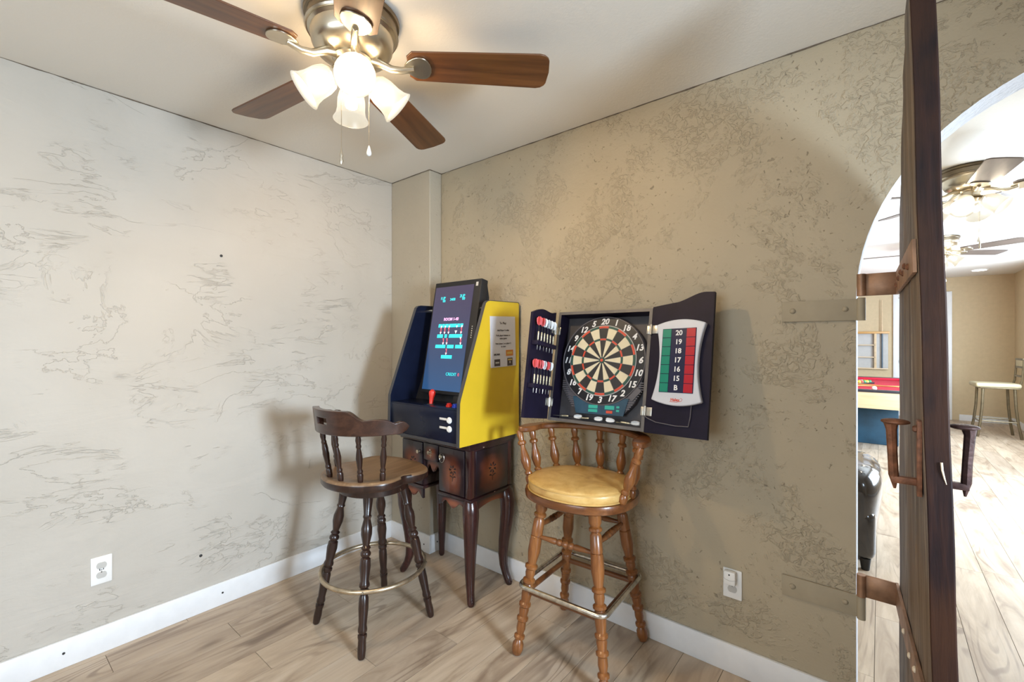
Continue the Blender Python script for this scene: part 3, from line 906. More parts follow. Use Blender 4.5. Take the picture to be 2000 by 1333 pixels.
def ceiling_fan(x, y, ang0, globe0, label, lit, blade_mat, chains=True, bz=-0.155):
    """ceiling fan hung close to the ceiling; origin on the ceiling"""
    t = thing('ceiling_fan', label, 'ceiling fan', (x, y, H), 0, 'five-blade ceiling fans')
    obj('canopy', MB().lathe([(0, 0.150), (0.12, 0.155), (0.35, 0.152), (0.42, 0.146), (1, 0.144)], (0, 0, 0), (0, 0, -0.05), 40), M['nickel_dark'], t)
    obj('motor_housing', MB().lathe([(0, 0.140), (0.1, 0.142), (0.18, 0.134), (0.55, 0.130), (0.78, 0.118), (0.92, 0.092), (1, 0.070)], (0, 0, -0.05), (0, 0, -0.138), 40), M['nickel'], t)
    obj('trim_ring', MB().lathe([(0, 0.147), (0.5, 0.151), (1, 0.147)], (0, 0, -0.045), (0, 0, -0.056), 40), M['nickel'], t)
    obj('switch_housing', MB().lathe([(0, 0.062), (0.1, 0.066), (0.2, 0.060), (0.28, 0.055), (0.75, 0.055), (0.9, 0.062), (1, 0.045)], (0, 0, -0.138), (0, 0, -0.190), 30), M['nickel'], t)
    for k in range(5):
        a = ang0 + k*2*PI/5
        b = obj('blade', MB().prism(blade_mesh(0.185, 0.665, 0.125, 0.150), 0.006), blade_mat, t, bevel=0.0015)
        b.matrix_local = Matrix.Rotation(a, 4, 'Z') @ Matrix.Translation((0, 0, bz)) @ Matrix.Rotation(math.radians(-11), 4, 'X')
        mb = MB()
        mb.tube([(0.055, 0, 0.018), (0.09, 0.002, 0.010), (0.13, 0.0, -0.012), (0.165, 0, -0.016), (0.205, 0, -0.008)], [0.016, 0.014, 0.012, 0.011, 0.010], 10, ratio=1.0)
        q = [(0.172+0.092*(0.5-0.5*math.cos(s_)), 0.056*math.sin(s_)*(0.62+0.38*(0.5-0.5*math.cos(s_)))) for s_ in [2*PI*i/20 for i in range(20)]]
        mb.prism(q, 0.006, Matrix.Translation((0, 0, -0.0065)))
        obj('blade_bracket', mb, M['nickel'], b, bevel=0.0015)
    obj('light_fitter', MB().lathe([(0, 0.045), (0.3, 0.058), (0.7, 0.050), (1, 0.012)], (0, 0, -0.188), (0, 0, -0.222), 24), M['nickel'], t)
    for k in range(4):
        a = globe0 + k*PI/2
        R = Matrix.Rotation(a, 4, 'Z')
        tilt = math.radians(40)                      # axis below the horizontal
        ax = Vector((math.cos(tilt), 0, -math.sin(tilt)))
        base = Vector((0.060, 0, -0.198))
        s0 = base; s1 = base + ax*0.118
        prof = [(0.0, 0.026), (0.06, 0.031), (0.18, 0.046), (0.4, 0.0535), (0.68, 0.055), (0.86, 0.060), (0.95, 0.067), (1.0, 0.071)]
        inner = [(1.0, 0.068), (0.94, 0.063), (0.85, 0.056), (0.66, 0.051), (0.4, 0.049), (0.18, 0.042), (0.08, 0.026)]
        prof = [(a_, b_*0.88) for a_, b_ in prof]; inner = [(a_, b_*0.88) for a_, b_ in inner]
        mb = MB().lathe(prof + inner, s0, s1, 26)
        obj('lamp_arm', MB().tube([R @ Vector((0.03, 0, -0.206)), R @ Vector((0.048, 0, -0.196)), R @ (base+ax*0.012)], [0.012, 0.014, 0.029], 12), M['nickel'], t)
        sh = obj('lamp_shade', mb, M['shade'], t, angle=60)
        sh.matrix_local = R
        bl = obj('bulb', MB().lathe([(0, 0.011), (0.25, 0.012), (0.5, 0.018), (0.75, 0.0215), (0.9, 0.018), (1, 0.005)], base+ax*0.02, base+ax*0.080, 14), lit, sh)
    if chains:
        vr = Vector((0.775, 0.632, 0)); vd = Vector((-0.632, 0.775, 0))
        p = vr*(-0.012) - vd*0.07
        def chain(p, z0, z1):
            mb = MB()
            mb.tube([(p.x, p.y, z0), (p.x, p.y, z1)], 0.0009, 6)
            n = int((z0-z1)/0.0055)
            for i in range(n):
                q = bmesh.ops.create_icosphere(mb.bm, subdivisions=1, radius=0.0017)
                bmesh.ops.translate(mb.bm, vec=(p.x, p.y, z0-(i+0.5)*0.0055), verts=q['verts'])
            return obj('pull_chain', mb, M['nickel'], t)
        c1 = chain(p, -0.20, -0.475)
        obj('chain_pull', MB().lathe([(0, 0.002), (0.2, 0.003), (0.45, 0.0055), (0.55, 0.0035), (0.8, 0.006), (1, 0.002)], (p.x, p.y, -0.470), (p.x, p.y, -0.520), 12), M['nickel'], c1)
        p2 = vr*0.055 + vd*0.0
        c2 = chain(p2, -0.20, -0.435)
        obj('chain_pull', MB().lathe([(0, 0.002), (0.4, 0.006), (0.7, 0.0085), (0.9, 0.007), (1, 0.002)], (p2.x, p2.y, -0.430), (p2.x, p2.y, -0.465), 12), M['white'], c2)
    return t


VA = math.radians(39.2)                                # lateral axis of the first view in room coordinates
ceiling_fan(1.235, -1.150, VA+math.radians(4), VA+math.radians(-68), 'nearest ceiling fan with walnut blades and four lit bell shades above the stools', M['bulb'], M['blade'])
ceiling_fan(3.06, 2.06, VA+math.radians(20), VA+math.radians(-60), 'lit ceiling fan in the next room just beyond the archway', M['bulb_far'], M['blade2'])
ceiling_fan(3.11, 4.57, VA+math.radians(0), VA+math.radians(-45), 'farther ceiling fan of the next room, over the pool table', M['bulb_far'], M['blade2'])
t = thing('recessed_light', 'round recessed ceiling light near the far wall', 'ceiling light', (3.79, 7.86, H))
obj('trim_ring', MB().lathe([(0, 0.10), (0.5, 0.10), (1, 0.085)], (0, 0, 0), (0, 0, -0.012), 24), M['white'], t)
obj('lens', MB().lathe([(0, 0.082), (1, 0.080)], (0, 0, -0.008), (0, 0, -0.014), 24), M['downlight'], t)

# ------------------------------------------------------------------ dark captain's bar stool
LEG_D = [(0, 0.013), (0.012, 0.017), (0.06, 0.0185), (0.115, 0.0175), (0.13, 0.0195), (0.145, 0.0195), (0.15, 0.016), (0.165, 0.0195), (0.18, 0.0195), (0.20, 0.0175), (0.30, 0.0205), (0.365, 0.020), (0.385, 0.017), (0.395, 0.021), (0.41, 0.021), (0.42, 0.0165),
         (0.435, 0.0215), (0.45, 0.0215), (0.47, 0.0185), (0.56, 0.0225), (0.605, 0.021), (0.615, 0.0165), (0.63, 0.0215), (0.645, 0.0215), (0.66, 0.0165), (0.675, 0.021), (0.69, 0.016), (0.76, 0.0225), (0.80, 0.0225), (0.86, 0.0165), (0.875, 0.0195), (0.89, 0.017), (1, 0.022)]
SPIN_D = [(0, 0.010), (0.06, 0.0125), (0.16, 0.0135), (0.20, 0.010), (0.22, 0.0125), (0.25, 0.0125), (0.28, 0.009), (0.32, 0.0105), (0.50, 0.0145), (0.60, 0.012), (0.70, 0.0085), (0.72, 0.0115), (0.75, 0.0115), (0.78, 0.0095), (0.86, 0.0125), (0.93, 0.010), (1, 0.008)]

st = thing('bar_stool', "dark stained captain's bar stool with a worn bare wood seat facing the arcade machine", 'bar stool', (0.723, -0.723, 0), 0, 'wooden bar stools')
LEG_D = [(t_, max(0.012, 0.0195+(r_-0.0195)*1.5)) for t_, r_ in LEG_D]
# local frame: sitter faces +y, the back is on -y
SZ = 0.725
def seat_outline(n=72):
    pts = []
    for i in range(n):
        a = 2*PI*i/n
        c, s_ = math.cos(a), math.sin(a)
        r = 0.240
        if s_ > 0:                                      # front, broad with soft corners
            r = 0.230 + 0.030*math.exp(-((a-math.radians(38))/0.33)**2) + 0.030*math.exp(-((a-math.radians(142))/0.33)**2) - 0.012*math.exp(-((a-PI/2)/0.22)**2)
        w = -0.030*math.exp(-(((a if a < PI else a-2*PI)-math.radians(2))/0.26)**2) - 0.030*math.exp(-((a-math.radians(178))/0.26)**2)
        r += w
        pts.append((r*c, r*s_))
    return pts
def dished(outline, zt, zb, dish, mb, edge=0.012):
    rings = []
    cen = Vector((0, 0.0))
    def ring(k, z):
        return [mb.bm.verts.new((x*k, y*k, z)) for x, y in outline]
    ks = [(1-edge/0.24*0.6, zb), (1.0, zb+0.010), (1.0, zt-0.012), (1-edge/0.24*0.35, zt-0.003), (1-edge/0.24, zt), (0.80, zt-dish*0.55), (0.5, zt-dish), (0.2, zt-dish)]
    rs = [ring(k, z) for k, z in ks]
    n = len(outline)
    for a, b in zip(rs, rs[1:]):
        for i in range(n):
            mb.bm.faces.new((a[i], a[(i+1) % n], b[(i+1) % n], b[i]))
    mb.bm.faces.new(list(reversed(rs[0]))); mb.bm.faces.new(rs[-1])
    return mb
so = obj('seat', dished(seat_outline(), SZ+0.008, SZ-0.036, 0.010, MB()), [M['seat_worn'], M['stool_dark']], st, angle=50)
for p in so.data.polygons:
    if p.normal.z < 0.35: p.material_index = 1
obj('swivel_plate', MB().lathe([(0, 0.150), (0.1, 0.160), (0.85, 0.160), (1, 0.150)], (0, 0, 0.638), (0, 0, SZ-0.036), 40), M['stool_dark'], st)
for sx in (-1, 1):
    for sy in (-1, 1):
        obj('leg', MB().lathe(LEG_D, (sx*0.192, sy*0.192, 0.0), (sx*0.098, sy*0.098, 0.640), 14), M['stool_dark'], st)
ring_r = 0.240
obj('foot_ring', MB().tube([(ring_r*math.cos(2*PI*i/56), ring_r*math.sin(2*PI*i/56), 0.266) for i in range(56)], 0.0105, 10, closed=True), M['ring_brass'], st)
for sx in (-1, 1):
    for sy in (-1, 1):
        obj('ring_screw', MB().lathe([(0, 0.006), (0.5, 0.006), (1, 0.003)], (sx*0.173, sy*0.173, 0.266), (sx*0.1785, sy*0.1785, 0.266), 8), M['chrome'], st)
RB = 0.940
for deg in (-66, -40, -13, 13, 40, 66):
    a = math.radians(-90+deg)
    obj('spindle', MB().lathe(SPIN_D, (0.205*math.cos(a), 0.205*math.sin(a), SZ), (0.243*math.cos(a), 0.243*math.sin(a), RB+0.012), 12), M['stool_dark'], st)
def rail_top(deg):
    d = abs(deg)
    if d < 30: return 0.108
    if d < 48: return 0.108 - 0.040*(0.5-0.5*math.cos(PI*(d-30)/18))
    if d < 66: return 0.068 + 0.004*math.sin(PI*(d-48)/18)
    if d < 76: return 0.068 - 0.018*(0.5-0.5*math.cos(PI*(d-66)/10))
    return 0.050 + 0.008*math.sin(PI*min(1, (d-76)/14))
cols = []
N = 64
for i in range(N+1):
    deg = -88 + 176*i/N
    a = math.radians(-90+deg)
    ro = 0.262 + max(0, abs(deg)-72)*0.0008
    ri = ro - 0.030
    zt = RB + rail_top(deg)
    zb = RB + 0.000
    e = max(0, (abs(deg)-80)/8.0)
    zb2 = zb + 0.024*e**2; zt2 = zt - 0.020*e**2
    tilt = 0.012
    col = []
    lv = [0, 0.42, 0.68, 1]
    for q in lv:
        z = zb2+(zt2-zb2)*q
        k = tilt*q
        col.append((Vector(((ri+k)*math.cos(a), (ri+k)*math.sin(a), z)), Vector(((ro+k)*math.cos(a), (ro+k)*math.sin(a), z))))
    cols.append(col)
obj('back_rail', MB().cells(cols, lambda i, j: not (j == 1 and 29 <= i <= 34)), M['stool_rail'], st, angle=50, bevel=0.004)

# ------------------------------------------------------------------ honey bar stool with the mustard vinyl cushion
LEG_H = [(0, 0.010), (0.01, 0.019), (0.04, 0.0225), (0.075, 0.0215), (0.10, 0.0155), (0.11, 0.0215), (0.125, 0.0215), (0.135, 0.0165), (0.17, 0.0195), (0.215, 0.0185), (0.225, 0.0225), (0.24, 0.0225), (0.25, 0.0185), (0.29, 0.0205), (0.305, 0.0195), (0.315, 0.023), (0.33, 0.023), (0.34, 0.019),
         (0.385, 0.021), (0.445, 0.0215), (0.455, 0.019), (0.465, 0.0235), (0.48, 0.0235), (0.49, 0.018), (0.52, 0.0205), (0.545, 0.0195), (0.555, 0.024), (0.57, 0.024), (0.58, 0.0185), (0.66, 0.0235), (0.755, 0.0225), (0.76, 0.0205), (0.765, 0.0225), (0.86, 0.0215), (0.875, 0.018), (0.885, 0.0235), (0.90, 0.0235), (0.91, 0.0195), (0.93, 0.023), (1, 0.0225)]
SPIN_H = [(0, 0.012), (0.05, 0.0165), (0.13, 0.0165), (0.17, 0.012), (0.19, 0.0155), (0.22, 0.0155), (0.25, 0.011), (0.30, 0.015), (0.42, 0.0195), (0.52, 0.017), (0.66, 0.011), (0.72, 0.0115), (0.74, 0.0175), (0.78, 0.0175), (0.81, 0.012), (0.92, 0.015), (1, 0.012)]
sh = thing('bar_stool', 'honey wood bar stool with mustard vinyl cushion under the dartboard', 'bar stool', (1.60, -0.262, 0), math.radians(3), 'wooden bar stools')
LEG_H = [(t_, max(0.010, 0.0215+(r_-0.0205)*1.75)) for t_, r_ in LEG_H]
SPIN_H = [(t_, max(0.010, 0.0165+(r_-0.015)*1.35)) for t_, r_ in SPIN_H]
# local frame: sitter faces -y, back on +y
def round_outline(rx, ry, n=56, sq=2.3):
    out = []
    for i in range(n):
        a = 2*PI*i/n
        c, s_ = math.cos(a), math.sin(a)
        out.append((rx*math.copysign(abs(c)**(2/sq), c), ry*math.copysign(abs(s_)**(2/sq), s_)))
    return out
def loft(mb, rings_):
    rs = [[mb.bm.verts.new(p) for p in r] for r in rings_]
    n = len(rs[0])
    for a, b in zip(rs, rs[1:]):
        for i in range(n):
            mb.bm.faces.new((a[i], a[(i+1) % n], b[(i+1) % n], b[i]))
    mb.bm.faces.new(list(reversed(rs[0]))); mb.bm.faces.new(rs[-1])
    return mb
ol = round_outline(0.246, 0.222)
sb = obj('seat_base', loft(MB(), [[(x*k, y*k, z) for x, y in ol] for k, z in ((0.93, 0.664), (0.99, 0.672), (1.0, 0.690), (0.985, 0.702), (0.9, 0.703))]), M['honey_dark'], sh, angle=50)
ol2 = round_outline(0.226, 0.205, 56, 2.2)
def cush(k, z): return [(x*k, y*k-0.012, z) for x, y in ol2]
cu = obj('cushion', loft(MB(), [cush(k, z) for k, z in ((0.94, 0.701), (0.99, 0.706), (1.0, 0.718), (1.0, 0.734), (0.985, 0.744), (0.93, 0.750), (0.75, 0.756), (0.45, 0.759), (0.2, 0.759))]), M['vinyl'], sh, angle=60)
obj('piping', MB().tube([(x*0.993, y*0.993-0.012, 0.7415) for x, y in ol2], 0.0038, 6, closed=True).tube([(x*1.0, y*1.0-0.012, 0.7065) for x, y in ol2], 0.0035, 6, closed=True), M['vinyl_edge'], cu)
LB, LT = 0.205, 0.122
def legp(sx, sy, z):
    k = LB + (LT-LB)*z/0.665
    return Vector((sx*k, sy*k, z))
for sx in (-1, 1):
    for sy in (-1, 1):
        obj('leg', MB().lathe(LEG_H, legp(sx, sy, 0), legp(sx, sy, 0.668), 14), M['honey'], sh)
STR = [(0, 0.008), (0.15, 0.0095), (0.33, 0.0135), (0.36, 0.010), (0.39, 0.0145), (0.42, 0.0145), (0.45, 0.0105), (0.48, 0.015), (0.52, 0.015), (0.55, 0.0105), (0.58, 0.0145), (0.61, 0.0145), (0.64, 0.010), (0.67, 0.0135), (0.85, 0.0095), (1, 0.008)]
for a, b, z in (((-1, -1), (1, -1), 0.505), ((1, -1), (1, 1), 0.54), ((1, 1), (-1, 1), 0.535), ((-1, 1), (-1, -1), 0.545)):
    obj('stretcher', MB().lathe(STR, legp(*a, z), legp(*b, z), 12), M['honey_dark'], sh)
for a, b in (((-1, -1), (1, -1)), ((1, -1), (1, 1)), ((1, 1), (-1, 1)), ((-1, 1), (-1, -1))):
    obj('foot_rail', MB().tube([legp(*a, 0.272), legp(*b, 0.272)], 0.012, 10), M['honey_dark'], sh)
kk = LB + (LT-LB)*0.29/0.665 + 0.030
cr = 0.035
path = []
for (cx, cy, a0) in ((kk-cr, kk-cr, 0), (-(kk-cr), kk-cr, PI/2), (-(kk-cr), -(kk-cr), PI), (kk-cr, -(kk-cr), 1.5*PI)):
    path += [(cx+cr*math.cos(a0+PI/2*i/6), cy+cr*math.sin(a0+PI/2*i/6), 0.298) for i in range(7)]
obj('foot_band', MB().tube(path, 0.0105, 10, closed=True), M['chrome'], sh)
RZ = 0.925
for deg in (-88, -56, -28, 0, 28, 56, 88):
    a = math.radians(90+deg)
    obj('spindle', MB().lathe(SPIN_H, (0.222*math.cos(a), 0.198*math.sin(a), 0.698), (0.266*math.cos(a), 0.186*math.sin(a), RZ+0.006), 12), M['honey'], sh)
# arm posts at the rail's ends
cols = []
N = 56
for i in range(N+1):
    deg = -112 + 224*i/N
    a = math.radians(90+deg)
    e = max(0, (abs(deg)-70)/42)
    wdt = 0.050 + 0.022*math.sin(PI*min(1, e))*1.0 if e > 0 else 0.050
    ex = 1.0 + 0.05*e
    ox, oy = 0.300*ex*math.cos(a), 0.218*math.sin(a)
    nrm = Vector((math.cos(a)/0.300, math.sin(a)/0.218, 0)).normalized()
    O = Vector((ox, oy, 0)); I = O - nrm*wdt
    rnd_ = max(0, (abs(deg)-104)/8)
    O2 = O.lerp((O+I)/2, 0.55*rnd_**2); I2 = I.lerp((O+I)/2, 0.55*rnd_**2)
    hh = 0.026
    cols.append([(I2+Vector((0, 0, RZ)), O2+Vector((0, 0, RZ))), (I2+Vector((0, 0, RZ+hh)), O2+Vector((0, 0, RZ+hh)))])
obj('back_rail', MB().cells(cols, lambda i, j: True), M['honey_dark'], sh, angle=50, bevel=0.007)
for sx in (-1, 1):
    obj('arm_post', MB().lathe(SPIN_H, (sx*0.216, -0.075, 0.698), (sx*0.292, -0.060, RZ+0.006), 12), M['honey'], sh)

# ------------------------------------------------------------------ vanity desk
DX0, DX1, DY0, DY1 = 0.462, 1.017, -0.362, -0.035
dk = thing('vanity_desk', 'small dark cherry vanity desk with curved legs carrying the arcade machine', 'desk', ((DX0+DX1)/2, (DY0+DY1)/2, 0))
ox, oy = -(DX0+DX1)/2, -(DY0+DY1)/2
def L(x, y, z): return (x+ox, y+oy, z)
def lbox(x0, x1, y0, y1, z0, z1, bev=0.0, mb=None):
    return (mb or MB()).box(((x0+x1)/2+ox, (y0+y1)/2+oy, (z0+z1)/2), (x1-x0, y1-y0, z1-z0), bev)
obj('desktop', lbox(DX0-0.014, DX1+0.016, DY0-0.022, -0.022, 0.803, 0.836, 0.006), M['desk_edge'], dk)
obj('top_moulding', lbox(DX0-0.004, DX1+0.006, DY0-0.010, -0.026, 0.792, 0.804, 0.004), M['desk_edge'], dk)
ZC = 0.535
LPx, RPx = DX0+0.19, DX1-0.235
for (x0, x1) in ((DX0, LPx), (RPx, DX1)):
    obj('pedestal', lbox(x0, x1, DY0+0.006, DY1, ZC, 0.793, 0.003), M['desk'], dk)
    obj('base_moulding', lbox(x0-0.006, x1+0.008, DY0-0.006, DY1+0.004, ZC-0.008, ZC+0.010, 0.004), M['desk_edge'], dk)
obj('back_panel', lbox(LPx, RPx, DY1-0.02, DY1, 0.66, 0.793), M['desk'], dk)
mid = obj('drawer', lbox(LPx+0.006, RPx-0.006, DY0-0.004, DY1-0.03, 0.695, 0.788, 0.003), M['burst_x'], dk)
def knob(parent, x, y, z):
    obj('knob', MB().lathe([(0, 0.006), (0.4, 0.005), (0.55, 0.010), (0.85, 0.010), (1, 0.004)], L(x, y, z), L(x, y-0.020, z), 12), M['ring_brass'], parent)
def flower(mb, cx, y, cz, s_, flip=False):
    """inlaid spray: petals, stem and leaves; flip lays it on the desk's side (x = y-plane)"""
    def pl(u, v, d):
        return L(cx+u, y-d, cz+v) if not flip else L(y+d, cx+u, cz+v)
    for k in range(7):
        a = 2*PI*k/7+0.3
        path = [pl(s_*0.25*math.cos(a), s_*(0.35+0.25*math.sin(a)), 0.0004), pl(s_*0.62*math.cos(a+0.2), s_*(0.35+0.62*math.sin(a+0.2)), 0.0006), pl(s_*0.85*math.cos(a), s_*(0.35+0.85*math.sin(a)), 0.0004)]
        mb.tube(path, [0.0008, s_*0.16, 0.0008], 6, ratio=0.5)
    mb.tube([pl(0, s_*0.1, 0.0003), pl(s_*0.1, -s_*0.7, 0.0003), pl(-s_*0.05, -s_*1.5, 0.0003)], 0.0012, 5)
    for sgn in (-1, 1):
        mb.tube([pl(0.02*s_, -s_*0.9, 0.0003), pl(sgn*s_*0.45, -s_*0.65, 0.0006), pl(sgn*s_*0.75, -s_*0.7, 0.0003)], [0.0008, s_*0.10, 0.0008], 6, ratio=0.5)
    return mb
obj('inlay', flower(MB(), (LPx+RPx)/2, DY0-0.0045, 0.738, 0.018), M['ring_brass'], mid)
knob(mid, (LPx+RPx)/2, DY0-0.004, 0.742)
for (x0, x1, kx, nm) in ((DX0+0.012, LPx-0.004, LPx-0.025, 'l'), (RPx+0.006, DX1-0.040, RPx+0.032, 'r')):
    dd = obj('door', lbox(x0, x1, DY0-0.006, DY0+0.01, ZC+0.016, 0.786, 0.003), M['burst_x'], dk)
    obj('inlay', flower(MB(), (x0+x1)/2+0.012, DY0-0.0065, 0.665, 0.032), M['motif'], dd)
    knob(dd, kx, DY0-0.006, 0.735)
obj('knob_ring', MB().tube([L(RPx+0.032+0.019*math.cos(2*PI*i/24), DY0-0.010, 0.728+0.024*math.sin(2*PI*i/24)) for i in range(24)], 0.0014, 6, closed=True), M['chrome'], dd)
obj('corner_post', lbox(DX1-0.034, DX1+0.002, DY0-0.004, DY0+0.03, ZC+0.010, 0.792, 0.006), M['desk_leg'], dk)
obj('corner_post', lbox(DX1-0.03, DX1+0.002, DY1-0.032, DY1+0.001, ZC+0.010, 0.792, 0.006), M['desk_leg'], dk)
sp = obj('side_panel', lbox(DX1-0.006, DX1+0.004, DY0+0.040, DY1-0.040, ZC+0.018, 0.784, 0.003), M['burst_y'], dk)
obj('inlay', flower(MB(), (DY0+DY1)/2, DX1+0.0045, 0.665, 0.036, True), M['motif'], sp)
# scalloped aprons
def apron(u0, u1, flip, pos, ztop, drop, tip=True):
    n = 24
    pts = [(u0, ztop), (u1, ztop)]
    for i in range(n+1):
        s_ = i/n
        w = drop*(0.45+0.55*math.cos(2*PI*s_)**2) if tip else drop*(1-0.45*math.sin(PI*s_))
        pts.append((u1+(u0-u1)*s_, ztop-w))
    if not flip:
        return MB().prism(pts, 0.014, Matrix.Translation((ox, pos+oy, 0)) @ RX)
    Tm = Matrix(((0, 0, 1, pos+ox), (1, 0, 0, oy), (0, 1, 0, 0), (0, 0, 0, 1)))
    return MB().prism(pts, 0.014, Tm)
obj('apron', apron(RPx, DX1-0.02, False, DY0+0.012, ZC, 0.060), M['burst_x'], dk)
obj('apron', apron(DX0+0.02, LPx, False, DY0+0.012, ZC, 0.060), M['burst_x'], dk)
obj('apron', apron(LPx, RPx, False, DY0+0.03, 0.700, 0.070), M['burst_x'], dk)
obj('apron', apron(DY0+0.02, DY1-0.01, True, DX1-0.014, ZC, 0.065, False), M['burst_y'], dk)
def cabriole(x, y, sx, sy, straight=False):
    zs = [ZC, 0.50, 0.46, 0.40, 0.32, 0.24, 0.16, 0.10, 0.06, 0.03, 0.012, 0.0]
    bow = [0.0, 0.010, 0.018, 0.017, 0.008, -0.002, -0.008, -0.004, 0.006, 0.018, 0.026, 0.027]
    rad = [0.036, 0.042, 0.043, 0.039, 0.035, 0.031, 0.027, 0.024, 0.021, 0.021, 0.020, 0.014]
    k = 0.25 if straight else 1.0
    return MB().tube([L(x+sx*b*k*1.3, y+sy*b*k, z) for z, b in zip(zs, bow)], [r*(0.9 if straight else 1) for r in rad], 12)
obj('leg', cabriole(DX1-0.030, DY0+0.030, 0.6, -0.6), M['desk_leg'], dk, angle=60)
obj('leg', cabriole(DX1-0.028, DY1-0.028, 1.0, 0.0), M['desk_leg'], dk, angle=60)
obj('leg', cabriole(DX0+0.024, DY0+0.030, -1.0, -0.6), M['desk_leg'], dk, angle=60)
obj('leg', cabriole(DX0+0.016, DY1-0.034, -0.2, 0.2, True), M['desk_leg'], dk, angle=60)

# ------------------------------------------------------------------ arcade machine
AX0, AX1 = 0.493, 1.060
ZA = 0.8365
ar = thing('arcade_machine', 'tabletop arcade machine with yellow side and upright screen on the vanity desk', 'arcade machine', ((AX0+AX1)/2, -0.25, ZA))
aox, aoy = -(AX0+AX1)/2, 0.25
def side_profile():
    # (y, z) outline of a side panel with eased corners
    return [(-0.481, 0.0), (-0.476, 0.212), (-0.470, 0.232), (-0.300, 0.690), (-0.293, 0.706), (-0.280, 0.716), (-0.262, 0.720), (-0.030, 0.724), (-0.022, 0.718), (-0.022, 0.0)]
def sidep(x, th):
    Tm = Matrix(((0, 0, 1, x+aox), (1, 0, 0, aoy), (0, 1, 0, 0), (0, 0, 0, 1)))
    return MB().prism(side_profile(), th, Tm)
def edge_path(x):
    return [(x+aox, y+aoy, z) for y, z in side_profile()]
for x, outer in ((AX0, -1), (AX1-0.018, 1)):
    s_ = obj('side_panel', sidep(x, 0.018), [M['black'], M['yellow']], ar, smooth=False)
    if outer > 0:
        s_['label'] = 'bright yellow outer side panel'
    for p in s_.data.polygons:
        if p.normal.x*outer > 0.9: p.material_index = 1
    mb = MB()
    prof = side_profile()
    for (ya, za), (yb, zb) in zip(prof[:-1], prof[1:]):
        d_ = Vector((0, yb-ya, zb-za)); ln = d_.length
        ang = math.atan2(zb-za, yb-ya)
        n_ = Vector((0, -math.sin(ang), math.cos(ang)))*0.0015
        Tm = Matrix.Translation((x+0.009+aox, (ya+yb)/2+aoy+n_.y, (za+zb)/2+n_.z)) @ Matrix.Rotation(ang, 4, 'X')
        mb.box((0, 0, 0), (0.0195, ln+0.001, 0.003), 0, Tm)
    obj('edge_trim', mb, M['tmold'], s_, smooth=False)
def abox(x0, x1, y0, y1, z0, z1, bev=0.0):
    return MB().box(((x0+x1)/2+aox, (y0+y1)/2+aoy, (z0+z1)/2), (x1-x0, y1-y0, z1-z0), bev)
ix0, ix1 = AX0+0.018, AX1-0.018
fp = obj('front_panel', abox(ix0, ix1, -0.474, -0.460, 0.012, 0.172, 0.001), M['black'], ar)
obj('bottom_skirt', abox(ix0, ix1, -0.477, -0.030, 0.0, 0.014), M['tmold'], ar)
obj('control_deck', abox(ix0, ix1, -0.470, -0.30, 0.168, 0.178, 0.001), M['black'], ar)
obj('back_panel', abox(ix0, ix1, -0.036, -0.024, 0.014, 0.715), M['blacksoft'], ar)
obj('inner_slope', MB().prism([(-0.30, 0.178), (-0.26, 0.178), (-0.10, 0.640), (-0.12, 0.645)], ix1-ix0, Matrix(((0, 0, 1, ix0+aox), (1, 0, 0, aoy), (0, 1, 0, 0), (0, 0, 0, 1)))), M['blacksoft'], ar)
for xa, xb in ((ix0, 0.5935), (0.9625, ix1)):
    obj('support_rod', MB().tube([(xa+aox, -0.225+aoy, 0.688), (xb+aox, -0.225+aoy, 0.688)], 0.009, 10), M['chrome'], ar)
for k in range(4):
    pass
# start buttons: a round white cap with a flat white label bar beside each
for z in (0.123, 0.080):
    b_ = obj('start_button', MB().lathe([(0, 0.016), (0.4, 0.016), (0.6, 0.013), (1, 0.011)], (0.985+aox, -0.474+aoy, z), (0.985+aox, -0.484+aoy, z), 18), M['white'], ar)
    obj('label_bar', MB().box((0.940+aox, -0.4755+aoy, z+0.003), (0.052, 0.003, 0.011), 0.001), M['white'], b_)
# joystick and buttons
js = obj('joystick', MB().lathe([(0, 0.010), (0.15, 0.011), (0.45, 0.013), (0.7, 0.0185), (0.85, 0.018), (1, 0.006)], (0.778+aox, -0.415+aoy, 0.180), (0.775+aox, -0.400+aoy, 0.255), 16), M['red'], ar)
obj('dust_washer', MB().lathe([(0, 0.022), (1, 0.020)], (0.778+aox, -0.416+aoy, 0.178), (0.778+aox, -0.416+aoy, 0.181), 18), M['blacksoft'], js)
for x, m_, nm in ((0.918, 'red', 'red push button'), (0.962, 'bluebtn', 'blue push button')):
    b_ = obj('push_button', MB().lathe([(0, 0.0165), (0.45, 0.0165), (0.55, 0.0125), (0.95, 0.0125), (1, 0.010)], (x+aox, -0.415+aoy, 0.178), (x+aox, -0.415+aoy, 0.196), 18), M[m_], ar)
    b_['label'] = nm
# monitor: child mesh leaning back
mon_w, mon_h, mon_t = 0.372, 0.640, 0.052
mc = (0.778, -0.335, 0.222)
lean_m = math.radians(-10.5)
mon = obj('monitor', MB().box((0, mon_t/2, mon_h/2), (mon_w, mon_t, mon_h), 0.006), M['blacksoft'], ar, loc=(mc[0]+aox, mc[1]+aoy, mc[2]), rot=(lean_m, 0, 0))
obj('rear_casing', MB().prism([(mon_t-0.002, 0.03), (mon_t+0.030, 0.09), (mon_t+0.030, mon_h-0.09), (mon_t-0.002, mon_h-0.01)], mon_w*0.96, Matrix(((0, 0, 1, -mon_w*0.48), (1, 0, 0, 0), (0, 1, 0, 0), (0, 0, 0, 1)))), M['blacksoft'], mon)
sx0, sx1, sz0, sz1 = -mon_w/2+0.014, mon_w/2-0.052, 0.020, mon_h-0.030
scr = obj('screen', MB().box(((sx0+sx1)/2, -0.001, (sz0+sz1)/2), (sx1-sx0, 0.002, sz1-sz0)), M['screen'], mon, smooth=False)
